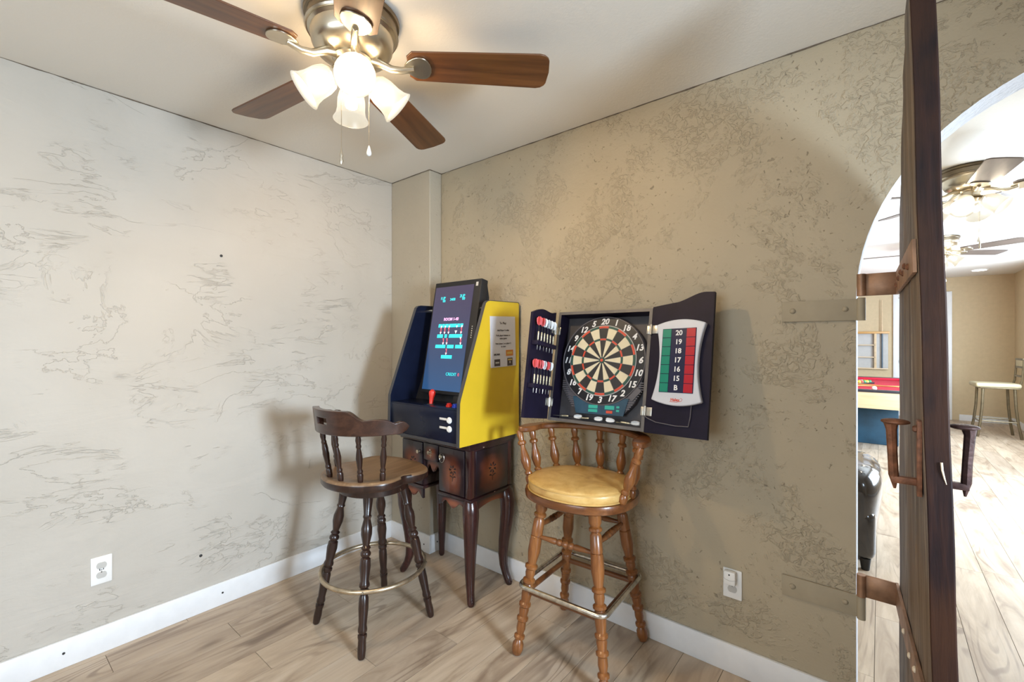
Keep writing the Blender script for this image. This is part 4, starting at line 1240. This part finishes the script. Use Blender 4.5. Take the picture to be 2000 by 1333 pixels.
sw, shh = sx1-sx0, sz1-sz0
def SX(u): return sx0 + u*sw
def SZp(v): return sz1 - v*shh
gy = -0.0025
mb = MB()
face_text(mb, '1UP', SX(0.235), SZp(0.115), 0.024, gy); face_text(mb, '00', SX(0.275), SZp(0.142), 0.022, gy)
face_text(mb, '3400', SX(0.50), SZp(0.132), 0.022, gy)
face_text(mb, '2UP', SX(0.745), SZp(0.105), 0.024, gy); face_text(mb, '00', SX(0.785), SZp(0.132), 0.022, gy)
face_text(mb, 'CREDIT', SX(0.72), SZp(0.845), 0.024, gy)
def bar(mb, u0, u1, v0, v1): mb.box(((SX(u0)+SX(u1))/2, gy, (SZp(v0)+SZp(v1))/2), (abs(SX(u1)-SX(u0)), 0.001, abs(SZp(v1)-SZp(v0))))
for u0, u1 in ((0.22, 0.30), (0.315, 0.385), (0.40, 0.485), (0.50, 0.70), (0.715, 0.78), (0.795, 0.86)): bar(mb, u0, u1, 0.370, 0.402)
for u0, u1 in ((0.22, 0.37), (0.42, 0.48), (0.535, 0.87)): bar(mb, u0, u1, 0.470, 0.503)
for u0, u1 in ((0.21, 0.475), (0.52, 0.69), (0.735, 0.91)): bar(mb, u0, u1, 0.570, 0.602)
bar(mb, 0.40, 0.68, 0.668, 0.700)
obj('cyan_graphics', mb, M['cyan'], mon, smooth=False)['kind'] = 'stuff'
mb = face_text(MB(), 'ROOM 1-40', SX(0.53), SZp(0.325), 0.023, gy, bold=0.0006)
obj('pink_text', mb, M['pink'], mon, smooth=False)
mb = face_text(MB(), '0', SX(0.905), SZp(0.845), 0.024, gy)
def ladder(mb, u, v0, v1):
    bar(mb, u-0.008, u+0.008, v0, v1)
    bar(mb, u-0.022, u-0.008, v0, v0+0.012)
for u in (0.30, 0.405, 0.51, 0.835): ladder(mb, u, 0.405, 0.445)
for u in (0.405, 0.50, 0.855): ladder(mb, u, 0.508, 0.548)
ladder(mb, 0.52, 0.607, 0.645)
obj('red_graphics', mb, M['redglow'], mon, smooth=False)
mb = MB()
def tri(mb, u, v, s_=0.022): mb.prism([(SX(u-s_), SZp(v)), (SX(u), SZp(v+s_)), (SX(u+s_), SZp(v))][::-1], 0.001, Matrix.Translation((0, gy, 0)) @ RX)
for u in (0.30, 0.405, 0.51, 0.835): tri(mb, u, 0.446); tri(mb, u+0.005, 0.388)
for u in (0.405, 0.50, 0.855): tri(mb, u, 0.549)
tri(mb, 0.52, 0.646); tri(mb, 0.70, 0.435, 0.03); tri(mb, 0.71, 0.388); tri(mb, 0.84, 0.498)
obj('white_graphics', mb, M['whiteglow'], mon, smooth=False)
mb = MB()
for k in range(6): mb.box((mon_w/2-0.026, -0.0005, 0.315+k*0.012), (0.006, 0.001, 0.006))
obj('button_marks', mb, M['greyplastic'], mon, smooth=False)
obj('sticker', MB().box((mon_w/2-0.030, -0.0008, mon_h-0.030), (0.016, 0.001, 0.022)), M['greyplastic'], mon, smooth=False)
obj('neck_bracket', MB().box((0.10, 0.02, -0.018), (0.04, 0.03, 0.05), 0.004), M['blacksoft'], mon)

# instruction sheet taped to the yellow side
sheet = thing('instruction_sheet', 'printed white instruction sheet taped to the yellow side of the arcade machine', 'sheet', matrix=Matrix.Translation((AX1+0.0015, -0.158, 1.346)) @ Matrix.Rotation(math.radians(90), 4, 'Z') @ Matrix.Rotation(math.radians(-1.5), 4, 'Y'))
obj('paper', MB().box((0, 0, 0), (0.206, 0.001, 0.268)), M['paper'], sheet, smooth=False)
mb = MB()
for s_, z, sz in (('To Play:', 0.098, 0.017), ('Add Player Credits', 0.060, 0.0125), ('Push player buttons to', 0.033, 0.0125), ('select game', 0.017, 0.0125), ('Push player 1 or player 2', -0.010, 0.0125), ('to start', -0.026, 0.0125)):
    face_text(mb, s_, 0.0, z, sz, -0.0010)
obj('printed_text', mb, M['ink'], sheet, smooth=False)
mb = MB(); face_text(mb, 'ARCADE', -0.055, -0.067, 0.012, -0.0010, bold=0.0005)
obj('logo_text', mb, M['ink'], sheet, smooth=False)
for x, z, w, h, m_ in ((0.050, -0.062, 0.060, 0.032, 'orange'), (-0.052, -0.110, 0.046, 0.036, 'ink'), (0.052, -0.110, 0.044, 0.042, 'ink')):
    obj('print_block', MB().box((x, -0.0008, z), (w, 0.0006, h)), M[m_], sheet, smooth=False)
obj('print_accent', MB().box((0.050, -0.0013, -0.062), (0.044, 0.0004, 0.012)).box((0.052, -0.0013, -0.098), (0.034, 0.0004, 0.008)), M['yellowprint'], sheet, smooth=False)
obj('print_accent', MB().box((-0.052, -0.0013, -0.110), (0.030, 0.0004, 0.008)).box((0.052, -0.0013, -0.112), (0.008, 0.0004, 0.012)), M['greyplastic'], sheet, smooth=False)

# ------------------------------------------------------------------ dartboard cabinet, leaning with its foot off the wall
CW, CH, CD = 0.475, 0.532, 0.088
MC = Matrix.Translation((1.619, -0.200, 0.971)) @ Matrix.Rotation(0.027, 4, 'Z') @ Matrix.Rotation(-0.205, 4, 'X')
dc = thing('dartboard_cabinet', 'open black two-door dartboard cabinet hung on the plaster wall', 'cabinet', matrix=MC)
w_ = 0.014
obj('back_board', MB().box((0, CD-0.004, CH/2), (CW, 0.008, CH)), M['cabinet_back'], dc, smooth=False)
for c, d_ in (((-CW/2+w_/2, CD/2, CH/2), (w_, CD, CH)), ((CW/2-w_/2, CD/2, CH/2), (w_, CD, CH)), ((0, CD/2, w_/2), (CW-2*w_, CD, w_)), ((0, CD/2, CH-w_/2), (CW-2*w_, CD, w_))):
    o = obj('frame_board', MB().box(c, d_), [M['cabinet_in'], M['cabinet_edge']], dc, smooth=False)
    for p in o.data.polygons:
        if p.normal.y < -0.9: p.material_index = 1
def wing_profile(wd):
    pts = [(0, -0.002), (wd, -0.002)]
    top = []
    for i in range(25):
        s_ = i/24
        if s_ < 0.36: z = CH+0.004+0.010*s_/0.36
        elif s_ < 0.86: z = CH+0.014+0.034*(0.5-0.5*math.cos(PI*(s_-0.36)/0.5))
        else: z = CH+0.048-0.004*((s_-0.86)/0.14)
        top.append((wd*s_, z))
    return pts + top[::-1]
WD = 0.262
# local door frame: hinge at x=0, board extends along +x, inner face looks to -y
ang_r = math.radians(-9)
dr = obj('door', MB().prism(wing_profile(WD), 0.014, Matrix.Translation((0, 0.014, 0)) @ RX), M['cabinet_in'], dc, smooth=False, loc=(CW/2+0.002, -0.002, 0), rot=(0, 0, ang_r))
MR = MC @ Matrix.Translation((CW/2+0.002, -0.002, 0)) @ Matrix.Rotation(ang_r, 4, 'Z')
# the left door mirrors the profile: build along -x, inner face to -y when flat; then swing it towards the room
ang_l = math.radians(92)
WL = 0.205
def left_profile(wd):
    top = [(wd*i/24, CH-0.002-0.040*i/24+0.009*math.sin(PI*2*(i/24-0.40))) for i in range(25)]
    return [(0, 0.004), (wd, 0.004)] + top[::-1]
dl = obj('door', MB().prism([(-x, z) for x, z in left_profile(WL)][::-1], 0.014, Matrix.Translation((0, 0.014, 0)) @ RX), M['cabinet_in'], dc, smooth=False, loc=(-CW/2-0.002, -0.002, 0), rot=(0, math.radians(-2.5), ang_l))
ML = MC @ Matrix.Translation((-CW/2-0.002, -0.002, 0)) @ Matrix.Rotation(ang_l, 4, 'Z') @ Matrix.Rotation(math.radians(-2.5), 4, 'Y')
def hinge(parent, x, z, sgn):
    mb = MB()
    mb.box((x+sgn*0.017, -0.0015, z), (0.026, 0.003, 0.036), 0.001)
    mb.lathe([(0, 0.006), (1, 0.006)], (x, -0.004, z-0.022), (x, -0.004, z+0.022), 10)
    h_ = obj('hinge', mb, M['steel'], parent)
    return h_
for z in (0.085, 0.435):
    hinge(dr, 0.0, z, 1); hinge(dl, 0.0, z, -1)
    for x in (-CW/2+0.010, CW/2-0.010):
        obj('hinge_leaf', MB().box((x, -0.0015, z), (0.018, 0.003, 0.036), 0.001), M['steel'], dc)
# racks on the left door with notches
racks = []
for z in (0.345, 0.150):
    o = obj('dart_rack', MB().box((-0.117, -0.018, z), (0.168, 0.036, 0.020), 0.002), M['cabinet_in'], dl)
    racks.append(z)
def make_dart(label, flight, matrix, group):
    t = thing('dart', label, 'dart', group=group, matrix=matrix)
    obj('point', MB().lathe([(0, 0.0004), (0.3, 0.0012), (1, 0.0012)], (0, 0, -0.048), (0, 0, -0.005), 6), M['steel'], t)
    obj('barrel', MB().lathe([(0, 0.002), (0.06, 0.0038), (0.3, 0.0042), (0.32, 0.0034), (0.36, 0.0042), (0.6, 0.0042), (0.62, 0.0034), (0.66, 0.0042), (0.94, 0.0038), (1, 0.002)], (0, 0, -0.006), (0, 0, 0.036), 10), M['brass'], t)
    obj('shaft', MB().lathe([(0, 0.0022), (1, 0.0016)], (0, 0, 0.036), (0, 0, 0.068), 8), M['blacksoft'], t)
    mb = MB()
    for a in (0, PI/2):
        q = [(0.0008, 0.062), (0.009, 0.070), (0.0130, 0.084), (0.0125, 0.096), (0.006, 0.104), (0.0008, 0.104)]
        q = q + [(-x, z) for x, z in q[::-1]]
        mb.prism(q, 0.0008, Matrix.Rotation(a+PI/4, 4, 'Z') @ Matrix.Translation((0, 0.0004, 0)) @ RX)
    obj('flight', mb, M[flight], t, smooth=False)
    return t
ordn = ['first', 'second', 'third', 'fourth', 'fifth', 'sixth']
dart0 = {}
for row, (z, kinds) in enumerate(((0.345, ['flight_w', 'flight_w', 'flight_g', 'flight_w', 'flight_r', 'flight_r']), (0.150, ['flight_w', 'flight_r', 'flight_w', 'flight_r', 'flight_r', 'flight_r']))):
    for k, fl in enumerate(kinds):
        x = -0.050 - k*0.0268
        Mx = ML @ Matrix.Translation((x, -0.024, z+0.017)) @ Matrix.Rotation(random.uniform(-0.05, 0.05), 4, 'Y') @ Matrix.Rotation(random.uniform(-0.4, 0.4), 4, 'Z')
        colr = {'flight_w': 'white', 'flight_r': 'red', 'flight_g': 'grey'}[fl]
        lab = '%s-flighted dart standing in the %s rack, %s from the hinge' % (colr, 'upper' if row == 0 else 'lower', ordn[k])
        grp = 'darts in the door racks'
        if fl in dart0: dup(dart0[fl], label=lab, group=grp, matrix=Mx)
        else: dart0[fl] = make_dart(lab, fl, Mx, grp)
# loose darts lying on the cabinet's sill
for k, (x, y, a, fl, lab) in enumerate(((-0.175, 0.022, 1.45, 'flight_w', 'white-flighted dart lying on the cabinet sill, leftmost of the loose ones'), (-0.065, 0.020, 1.9, 'flight_w', 'white-flighted loose dart lying under the middle of the display panel'), (0.165, 0.012, -1.2, 'flight_w', 'white-flighted loose dart lying under the red button of the display'), (0.105, 0.028, 1.50, 'flight_w', 'white-flighted loose dart lying at the hinge end of the sill'))):
    Mx = MC @ Matrix.Translation((x, y, w_+0.0135)) @ Matrix.Rotation(0.05*(-1)**k, 4, 'Z') @ Matrix.Rotation(math.copysign(PI/2-0.05, a), 4, 'Y')
    dup(dart0[fl], label=lab, group='loose darts on the cabinet sill', matrix=Mx)

# ---- electronic dartboard inside the cabinet
BZ, BR = 0.302, 0.205
DBY = 0.040                                             # plane of the number ring, inside the cabinet
MD = MC @ Matrix.Translation((0.0, DBY, BZ)) @ Matrix.Rotation(math.radians(-1.5), 4, 'Y')
db = thing('dartboard', 'round electronic dartboard with cream and black segments in the open cabinet', 'dartboard', matrix=MD)
F = lambda y: Matrix.Translation((0, y, 0)) @ RX
low = [(0.212*math.cos(a), 0.212*math.sin(a)) for a in [math.radians(-25+230*i/60) for i in range(61)]]
body_pts = low + [(-0.190, -0.125), (-0.165, -0.190), (-0.120, -0.240), (0.120, -0.240), (0.165, -0.190), (0.190, -0.125)]
obj('body', MB().prism(body_pts, 0.036, F(0.042)), M['boardgrey'], db, bevel=0.004)
obj('number_ring', MB().prism(arc(0, 0, BR, 0, 2*PI*79/80, 79), 0.006, F(0.0065)), M['boardblack'], db, angle=30)
order = [20, 1, 18, 4, 13, 6, 10, 15, 2, 17, 3, 19, 7, 16, 8, 11, 14, 9, 12, 5]
mb = MB()
for i, n in enumerate(order):
    a = PI/2 - i*2*PI/20
    face_text(mb, str(n), 0.1845*math.cos(a), 0.1845*math.sin(a), 0.039, -0.0002, shear=0.25, bold=0.0013)
obj('numbers', mb, M['num'], db, smooth=False)
obj('spider', MB().prism(arc(0, 0, 0.167, 0, 2*PI*59/60, 59), 0.003, F(-0.0005)), M['spider'], db, angle=30)
obj('outer_rim', MB().tube([(0.207*math.cos(2*PI*i/72), -0.001, 0.207*math.sin(2*PI*i/72)) for i in range(72)], 0.003, 6, closed=True), M['boardgrey'], db)
def sector(r0, r1, a0, a1, gap, mb, h=0.003, y=-0.0035):
    n = 5
    p = []
    for i in range(n+1):
        a = a0+(a1-a0)*i/n
        p.append((r1, a))
    q = []
    for i in range(n+1):
        a = a1-(a1-a0)*i/n
        q.append((r0, a))
    pts = []
    for r, a in p+q:
        g_ = gap/max(r, 0.01)
        a2 = min(max(a, min(a0, a1)+g_), max(a0, a1)-g_)
        pts.append((r*math.cos(a2), r*math.sin(a2)))
    mb.prism(pts, h, F(y))
    return mb
rings_ = [(0.0155, 0.0935, 0), (0.0950, 0.1030, 1), (0.1045, 0.1515, 0), (0.1530, 0.1625, 1)]
for i in range(20):
    a0, a1 = PI/2 - (i-0.5)*2*PI/20, PI/2 - (i+0.5)*2*PI/20
    for r0, r1, dbl in rings_:
        blk = i % 2 == 0
        m_ = ('seg_red' if blk else 'seg_green') if dbl else ('seg_black' if blk else 'seg_cream')
        obj('segment', sector(r0, r1, a0, a1, 0.0008, MB()), M[m_], db, smooth=False)
obj('outer_bull', MB().lathe([(0, 0.0145), (1, 0.0135)], (0, -0.0035, 0), (0, -0.007, 0), 20), M['seg_green'], db)
obj('bullseye', MB().lathe([(0, 0.0078), (1, 0.007)], (0, -0.006, 0), (0, -0.0085, 0), 16), M['seg_red'], db)
# speaker ribs either side of the display
for sgn in (-1, 1):
    mb = MB()
    for k in range(13):
        z = -0.100 - k*0.0098
        r_in = math.sqrt(max(0.0, 0.209**2 - z*z)) if abs(z) < 0.209 else 0.0
        x_in = max(r_in, 0.118 + 0.0*k)
        x_out = 0.203 if z > -0.13 else 0.203 - (abs(z)-0.13)*0.66
        if x_out - x_in < 0.006: continue
        mb.box((sgn*(x_in+x_out)/2, 0.004, z), (x_out-x_in, 0.005, 0.0045), 0, Matrix.Rotation(0, 4, 'Y'))
    obj('speaker_grille', mb, M['boardgrey'], db, smooth=False)
pan = [(-0.140, -0.172), (-0.118, -0.250), (0.118, -0.250), (0.140, -0.172)] + [(0.206*math.cos(a), 0.206*math.sin(a)) for a in [math.radians(-57-66*i/14) for i in range(15)]]
dp = obj('display_panel', MB().prism(pan[:4] + [(x*1.0, y) for x, y in pan[4:]], 0.006, F(0.005)), M['panelblue'], db, smooth=False)
for x, z, w, h, m_ in ((-0.030, -0.216, 0.046, 0.015, 'lcd'), (-0.030, -0.234, 0.046, 0.013, 'lcd'), (0.052, -0.216, 0.046, 0.017, 'lcd'), (0.052, -0.236, 0.030, 0.012, 'seg_red'), (0.092, -0.212, 0.014, 0.009, 'lcd'), (0.092, -0.228, 0.014, 0.009, 'lcd')):
    obj('indicator', MB().box((x, -0.0018, z), (w, 0.002, h)), M[m_], dp, smooth=False)
obj('side_label', MB().box((0, 0, 0), (0.062, 0.002, 0.026), 0, Matrix.Translation((0.166, -0.001, -0.150)) @ Matrix.Rotation(math.radians(-50), 4, 'Y')), M['boardgrey'], db, smooth=False)

# ---- cricket scoreboard on the right door
MS = MR @ Matrix.Translation((0.137, 0, 0.292))
sbd = thing('cricket_scoreboard', 'silver hourglass scoreboard with green and red squares on the right cabinet door', 'scoreboard', matrix=MS)
W2, H2 = 0.105, 0.178
pts = []
for i in range(17):                                     # top edge, bowed up
    s_ = -1+2*i/16; pts.append((W2*s_, H2-0.014-0.012*0+0.020*(1-s_*s_)-0.008))
for i in range(1, 20):                                  # right side, waisted
    s_ = 1-2*i/20; pts.append((W2-0.024*(1-s_*s_), s_*(H2-0.022)))
for i in range(17):
    s_ = 1-2*i/16; pts.append((W2*s_, -H2+0.022-0.020*(1-s_*s_)))
for i in range(1, 20):
    s_ = -1+2*i/20; pts.append((-W2+0.024*(1-s_*s_), s_*(H2-0.022)))
obj('body', MB().prism(pts[::-1], 0.022, F(0.0)), M['scoreboard'], sbd, bevel=0.004, angle=30)
obj('face_panel', MB().box((0.0, -0.0228, 0.006), (0.142, 0.002, 0.262)), M['navy'], sbd, smooth=False)
rows = ['20', '19', '18', '17', '16', '15', 'B']
mb = MB()
for i, s_ in enumerate(rows):
    z = 0.006 + 0.1115 - i*0.0372
    face_text(mb, s_, 0, z, 0.029, -0.0242, bold=0.0006)
    for x, m_ in ((-0.0505, 'cell_g'), (0.0505, 'cell_r')):
        obj('score_cell', MB().box((x, -0.0245, z), (0.036, 0.002, 0.0345)), M[m_], sbd, smooth=False)
obj('numbers', mb, M['num'], sbd, smooth=False)
mb = MB(); face_text(mb, 'Halex', 0, -0.153, 0.016, -0.0224, bold=0.0005)
mb.tube([(-0.022, -0.0222, -0.161), (0.006, -0.0222, -0.162), (0.026, -0.0222, -0.157), (0.030, -0.0222, -0.150), (0.022, -0.0222, -0.145)], 0.0009, 5)
obj('logo', mb, M['seg_red'], sbd, smooth=False)
wpath = [(0.060, -0.006, -0.170), (0.058, -0.005, -0.215), (0.052, -0.005, -0.252), (0.000, -0.005, -0.254), (-0.085, -0.006, -0.247), (-0.115, -0.012, -0.236), (-0.135, -0.014, -0.226)]
obj('cable', MB().tube(wpath, 0.0022, 6), M['boardgrey'], sbd)

# ------------------------------------------------------------------ next room: pool table and what lies on it
pt = thing('pool_table', 'red felt pool table with blue base seen through the archway', 'pool table', (2.32, 6.2, 0))
def pbox(x0, x1, y0, y1, z0, z1, bev=0.0, mb=None): return (mb or MB()).box(((x0+x1)/2-2.32, (y0+y1)/2-6.2, (z0+z1)/2), (x1-x0, y1-y0, z1-z0), bev)
tx0, tx1, ty0, ty1 = 1.60, 3.05, 4.89, 7.45
obj('slate_felt', pbox(tx0+0.10, tx1-0.10, ty0+0.10, ty1-0.10, 0.69, 0.725), M['felt'], pt, smooth=False)
for b in ((tx0, tx1, ty0, ty0+0.10), (tx0, tx1, ty1-0.10, ty1), (tx0, tx0+0.10, ty0+0.10, ty1-0.10), (tx1-0.10, tx1, ty0+0.10, ty1-0.10)):
    obj('rail', pbox(*b, 0.735, 0.765, 0.008), M['pt_rail'], pt)
for b in ((tx0+0.1, tx1-0.1, ty0+0.10, ty0+0.145), (tx0+0.1, tx1-0.1, ty1-0.145, ty1-0.10), (tx0+0.10, tx0+0.145, ty0+0.145, ty1-0.145), (tx1-0.145, tx1-0.10, ty0+0.145, ty1-0.145)):
    obj('cushion', pbox(*b, 0.725, 0.76, 0.006), M['felt'], pt)
for b in ((tx0+0.01, tx1-0.01, ty0+0.01, ty0+0.04), (tx0+0.01, tx1-0.01, ty1-0.04, ty1-0.01), (tx0+0.01, tx0+0.04, ty0+0.04, ty1-0.04), (tx1-0.04, tx1-0.01, ty0+0.04, ty1-0.04)):
    obj('apron_board', pbox(*b, 0.54, 0.735, 0.004), M['pt_wood'], pt)
obj('bed_frame', pbox(tx0+0.06, tx1-0.06, ty0+0.06, ty1-0.06, 0.56, 0.69), M['pt_rail'], pt, smooth=False)
obj('base', pbox(tx0+0.25, tx1-0.25, ty0+0.69, ty1-0.6, 0.0, 0.56, 0.01), M['pt_blue'], pt)
FZ = 0.725
tri_ = thing('ball_rack', 'dark triangle ball rack on the red felt', 'rack', (2.38, 6.35, FZ))
s_ = 0.165
v = [Vector((0, -s_*1.15, 0.012)), Vector((s_, s_*0.6, 0.012)), Vector((-s_, s_*0.6, 0.012))]
for a, b in ((0, 1), (1, 2), (2, 0)):
    obj('side_bar', MB().tube([v[a], v[b]], 0.012, 8), M['pt_rail'], tri_)
bcols = [(0.75, 0.5, 0.05), (0.03, 0.06, 0.4), (0.6, 0.03, 0.02), (0.25, 0.03, 0.3), (0.8, 0.3, 0.03), (0.02, 0.22, 0.08), (0.25, 0.03, 0.03), (0.01, 0.01, 0.01)]
bm_ = [flat('ball_colour_%d' % i, c, 0.12) for i, c in enumerate(bcols)] + [M['cueball']]
n = 0
ball0 = {}
for r_ in range(5):
    for c_ in range(r_+1):
        pos = (2.38 + (c_-r_/2)*0.058, 6.35-0.135+r_*0.0503, FZ+0.0286)
        k = n % 9; n += 1
        if k not in ball0:
            ball0[k] = tag(obj('pool_ball', MB().sphere((0, 0, 0), 0.0285, seg=14), bm_[k], loc=pos), 'pool ball racked inside the dark triangle', 'ball', 'racked pool balls')
        else:
            b = ball0[k].copy(); COL.objects.link(b); b.location = pos
cb = tag(obj('cue_ball', MB().sphere((0, 0, 0), 0.0285, seg=16), M['cueball'], loc=(2.56, 5.30, FZ+0.0286)), 'white cue ball alone on the red felt', 'ball')
for (a, b, lab, z) in (((1.95, 5.62), (2.85, 6.02), 'orange pool cue lying across the felt, pointing towards the rack', 0.012), ((1.95, 6.02), (2.80, 5.60), 'orange pool cue crossing over the other cue on the felt', 0.034)):
    A, B_ = Vector((*a, FZ+z)), Vector((*b, FZ+z-0.0))
    c_ = thing('pool_cue', lab, 'pool cue', A, 0, 'pool cues on the felt')
    obj('butt', MB().lathe([(0, 0.014), (1, 0.011)], (0, 0, 0), (B_-A)*0.45, 10), M['cue_orange'], c_)
    obj('shaft', MB().lathe([(0, 0.0105), (1, 0.006)], (B_-A)*0.45, (B_-A), 10), M['rack_wood'], c_)

# cue rack on the far wall
cr_ = thing('cue_rack', 'pale pine cue rack with shelves on a grey board on the far wall', 'rack', (2.30, YF, 0.83))
def cbox(x0, x1, y0, y1, z0, z1, bev=0.0): return MB().box(((x0+x1)/2-2.30, (y0+y1)/2, (z0+z1)/2-0.83), (x1-x0, y1-y0, z1-z0), bev)
obj('back_board', cbox(1.75, 2.73, -0.02, 0, 0.83, 1.52, 0.003), M['rack_back'], cr_)
obj('bottom_ledge', cbox(1.75, 2.73, -0.09, -0.02, 0.83, 0.85, 0.003), M['rack_pale'], cr_)
obj('top_bar', cbox(1.75, 2.75, -0.075, -0.02, 1.485, 1.525, 0.004), M['rack_wood'], cr_)
for z in (1.04, 1.265):
    obj('shelf', cbox(1.78, 2.55, -0.085, -0.02, z, z+0.016, 0.002), M['rack_pale'], cr_)
obj('upright', cbox(2.53, 2.565, -0.085, -0.02, 0.85, 1.485, 0.002), M['rack_pale'], cr_)
obj('upright', cbox(1.76, 1.79, -0.085, -0.02, 0.85, 1.485, 0.002), M['rack_pale'], cr_)
c_ = thing('pool_cue', 'upright pool cue with blue-grey butt standing in the wall rack', 'pool cue', (2.645, YF-0.055, 0.85))
obj('butt', MB().lathe([(0, 0.012), (1, 0.012)], (0, 0, 0), (0, 0, 0.64), 10), M['cue_blue'], c_)
obj('shaft', MB().lathe([(0, 0.010), (1, 0.006)], (0, 0, 0.64), (0, 0, 1.25), 10), M['rack_pale'], c_)

# black leather sofa just past the jamb
sf = thing('leather_sofa', 'glossy black leather sofa just behind the archway jamb', 'sofa', (1.75, 1.75, 0))
def cushbox(c, d, bev, mat, nm, sub=True):
    o = obj(nm, MB().box(c, d, bev, None, 4), mat, sf, angle=80)
    return o
cushbox((0, 0, 0.21), (1.70, 0.80, 0.30), 0.05, M['leather'], 'base')
cushbox((0, 0.33, 0.52), (1.34, 0.24, 0.40), 0.10, M['leather'], 'backrest')
for sgn in (-1, 1):
    mb = MB()
    rs = []
    for z, hx, hy in ((0.05, 0.085, 0.26), (0.07, 0.10, 0.28), (0.20, 0.112, 0.295), (0.33, 0.128, 0.31), (0.43, 0.140, 0.32), (0.50, 0.140, 0.32), (0.555, 0.122, 0.30), (0.585, 0.085, 0.26), (0.597, 0.04, 0.20)):
        rs.append([(sgn*0.745+x, y-0.10, z+0.006*math.sin(y*31)) for x, y in round_outline(hx, hy, 40, 3.0)])
    loft(mb, rs)
    obj('armrest', mb, M['leather'], sf, angle=80)
for sgn in (-1, 1):
    cushbox((sgn*0.33, -0.06, 0.42), (0.62, 0.62, 0.16), 0.06, M['leather'], 'seat_cushion')
for sx in (-0.8, 0.8):
    for sy in (-0.36, 0.36):
        obj('foot', MB().lathe([(0, 0.02), (1, 0.028)], (sx, sy, 0), (sx, sy, 0.07), 10), M['blacksoft'], sf)

# far bar stool with the cream seat
def proj_depth(px, dep):
    k = (px-1000)/882.0
    return Vector((2.619 + dep*(-0.632+0.775*k), -1.994 + dep*(0.775+0.632*k)))
fx = Vector((4.02, 7.02))
fs = thing('bar_stool', 'bronze metal bar stool with cream seat near the far wall', 'bar stool', (3.885, 7.32, 0), math.radians(4))
# local: sitter faces -x, back on +x
for sx in (-1, 1):
    for sy in (-1, 1):
        obj('leg', MB().tube([(sx*0.215, sy*0.19, 0), (sx*0.185, sy*0.175, 0.20), (sx*0.165, sy*0.165, 0.42), (sx*0.155, sy*0.16, 0.685)], [0.017, 0.016, 0.016, 0.016], 10), M['stoolmetal'], fs)
    obj('foot_bar', MB().tube([(sx*0.187, -0.175, 0.215), (sx*0.187, 0.175, 0.215)], 0.010, 8), M['stoolmetal'], fs)
for sy in (-1, 1):
    obj('foot_bar', MB().tube([(-0.187, sy*0.175, 0.225), (0.187, sy*0.175, 0.225)], 0.010, 8), M['stoolmetal'], fs)
obj('seat_frame', MB().box((0.01, 0, 0.690), (0.40, 0.38, 0.018), 0.006), M['stoolmetal'], fs)
obj('cushion', MB().box((-0.01, 0, 0.728), (0.45, 0.42, 0.062), 0.026, None, 4), M['cream'], fs, angle=80)
for sy in (-1, 1):
    obj('back_post', MB().tube([(0.19, sy*0.15, 0.685), (0.225, sy*0.15, 0.80), (0.245, sy*0.15, 1.10)], 0.012, 8), M['stoolmetal'], fs)
for z in (0.86, 1.095, 0.985):
    obj('back_slat', MB().box((0.238 if z > 0.9 else 0.228, 0, z), (0.018, 0.31, 0.026), 0.004), M['stoolmetal'], fs)
obj('back_pad', MB().box((0.238, 0, 1.04), (0.016, 0.27, 0.085), 0.005), M['cream'], fs)
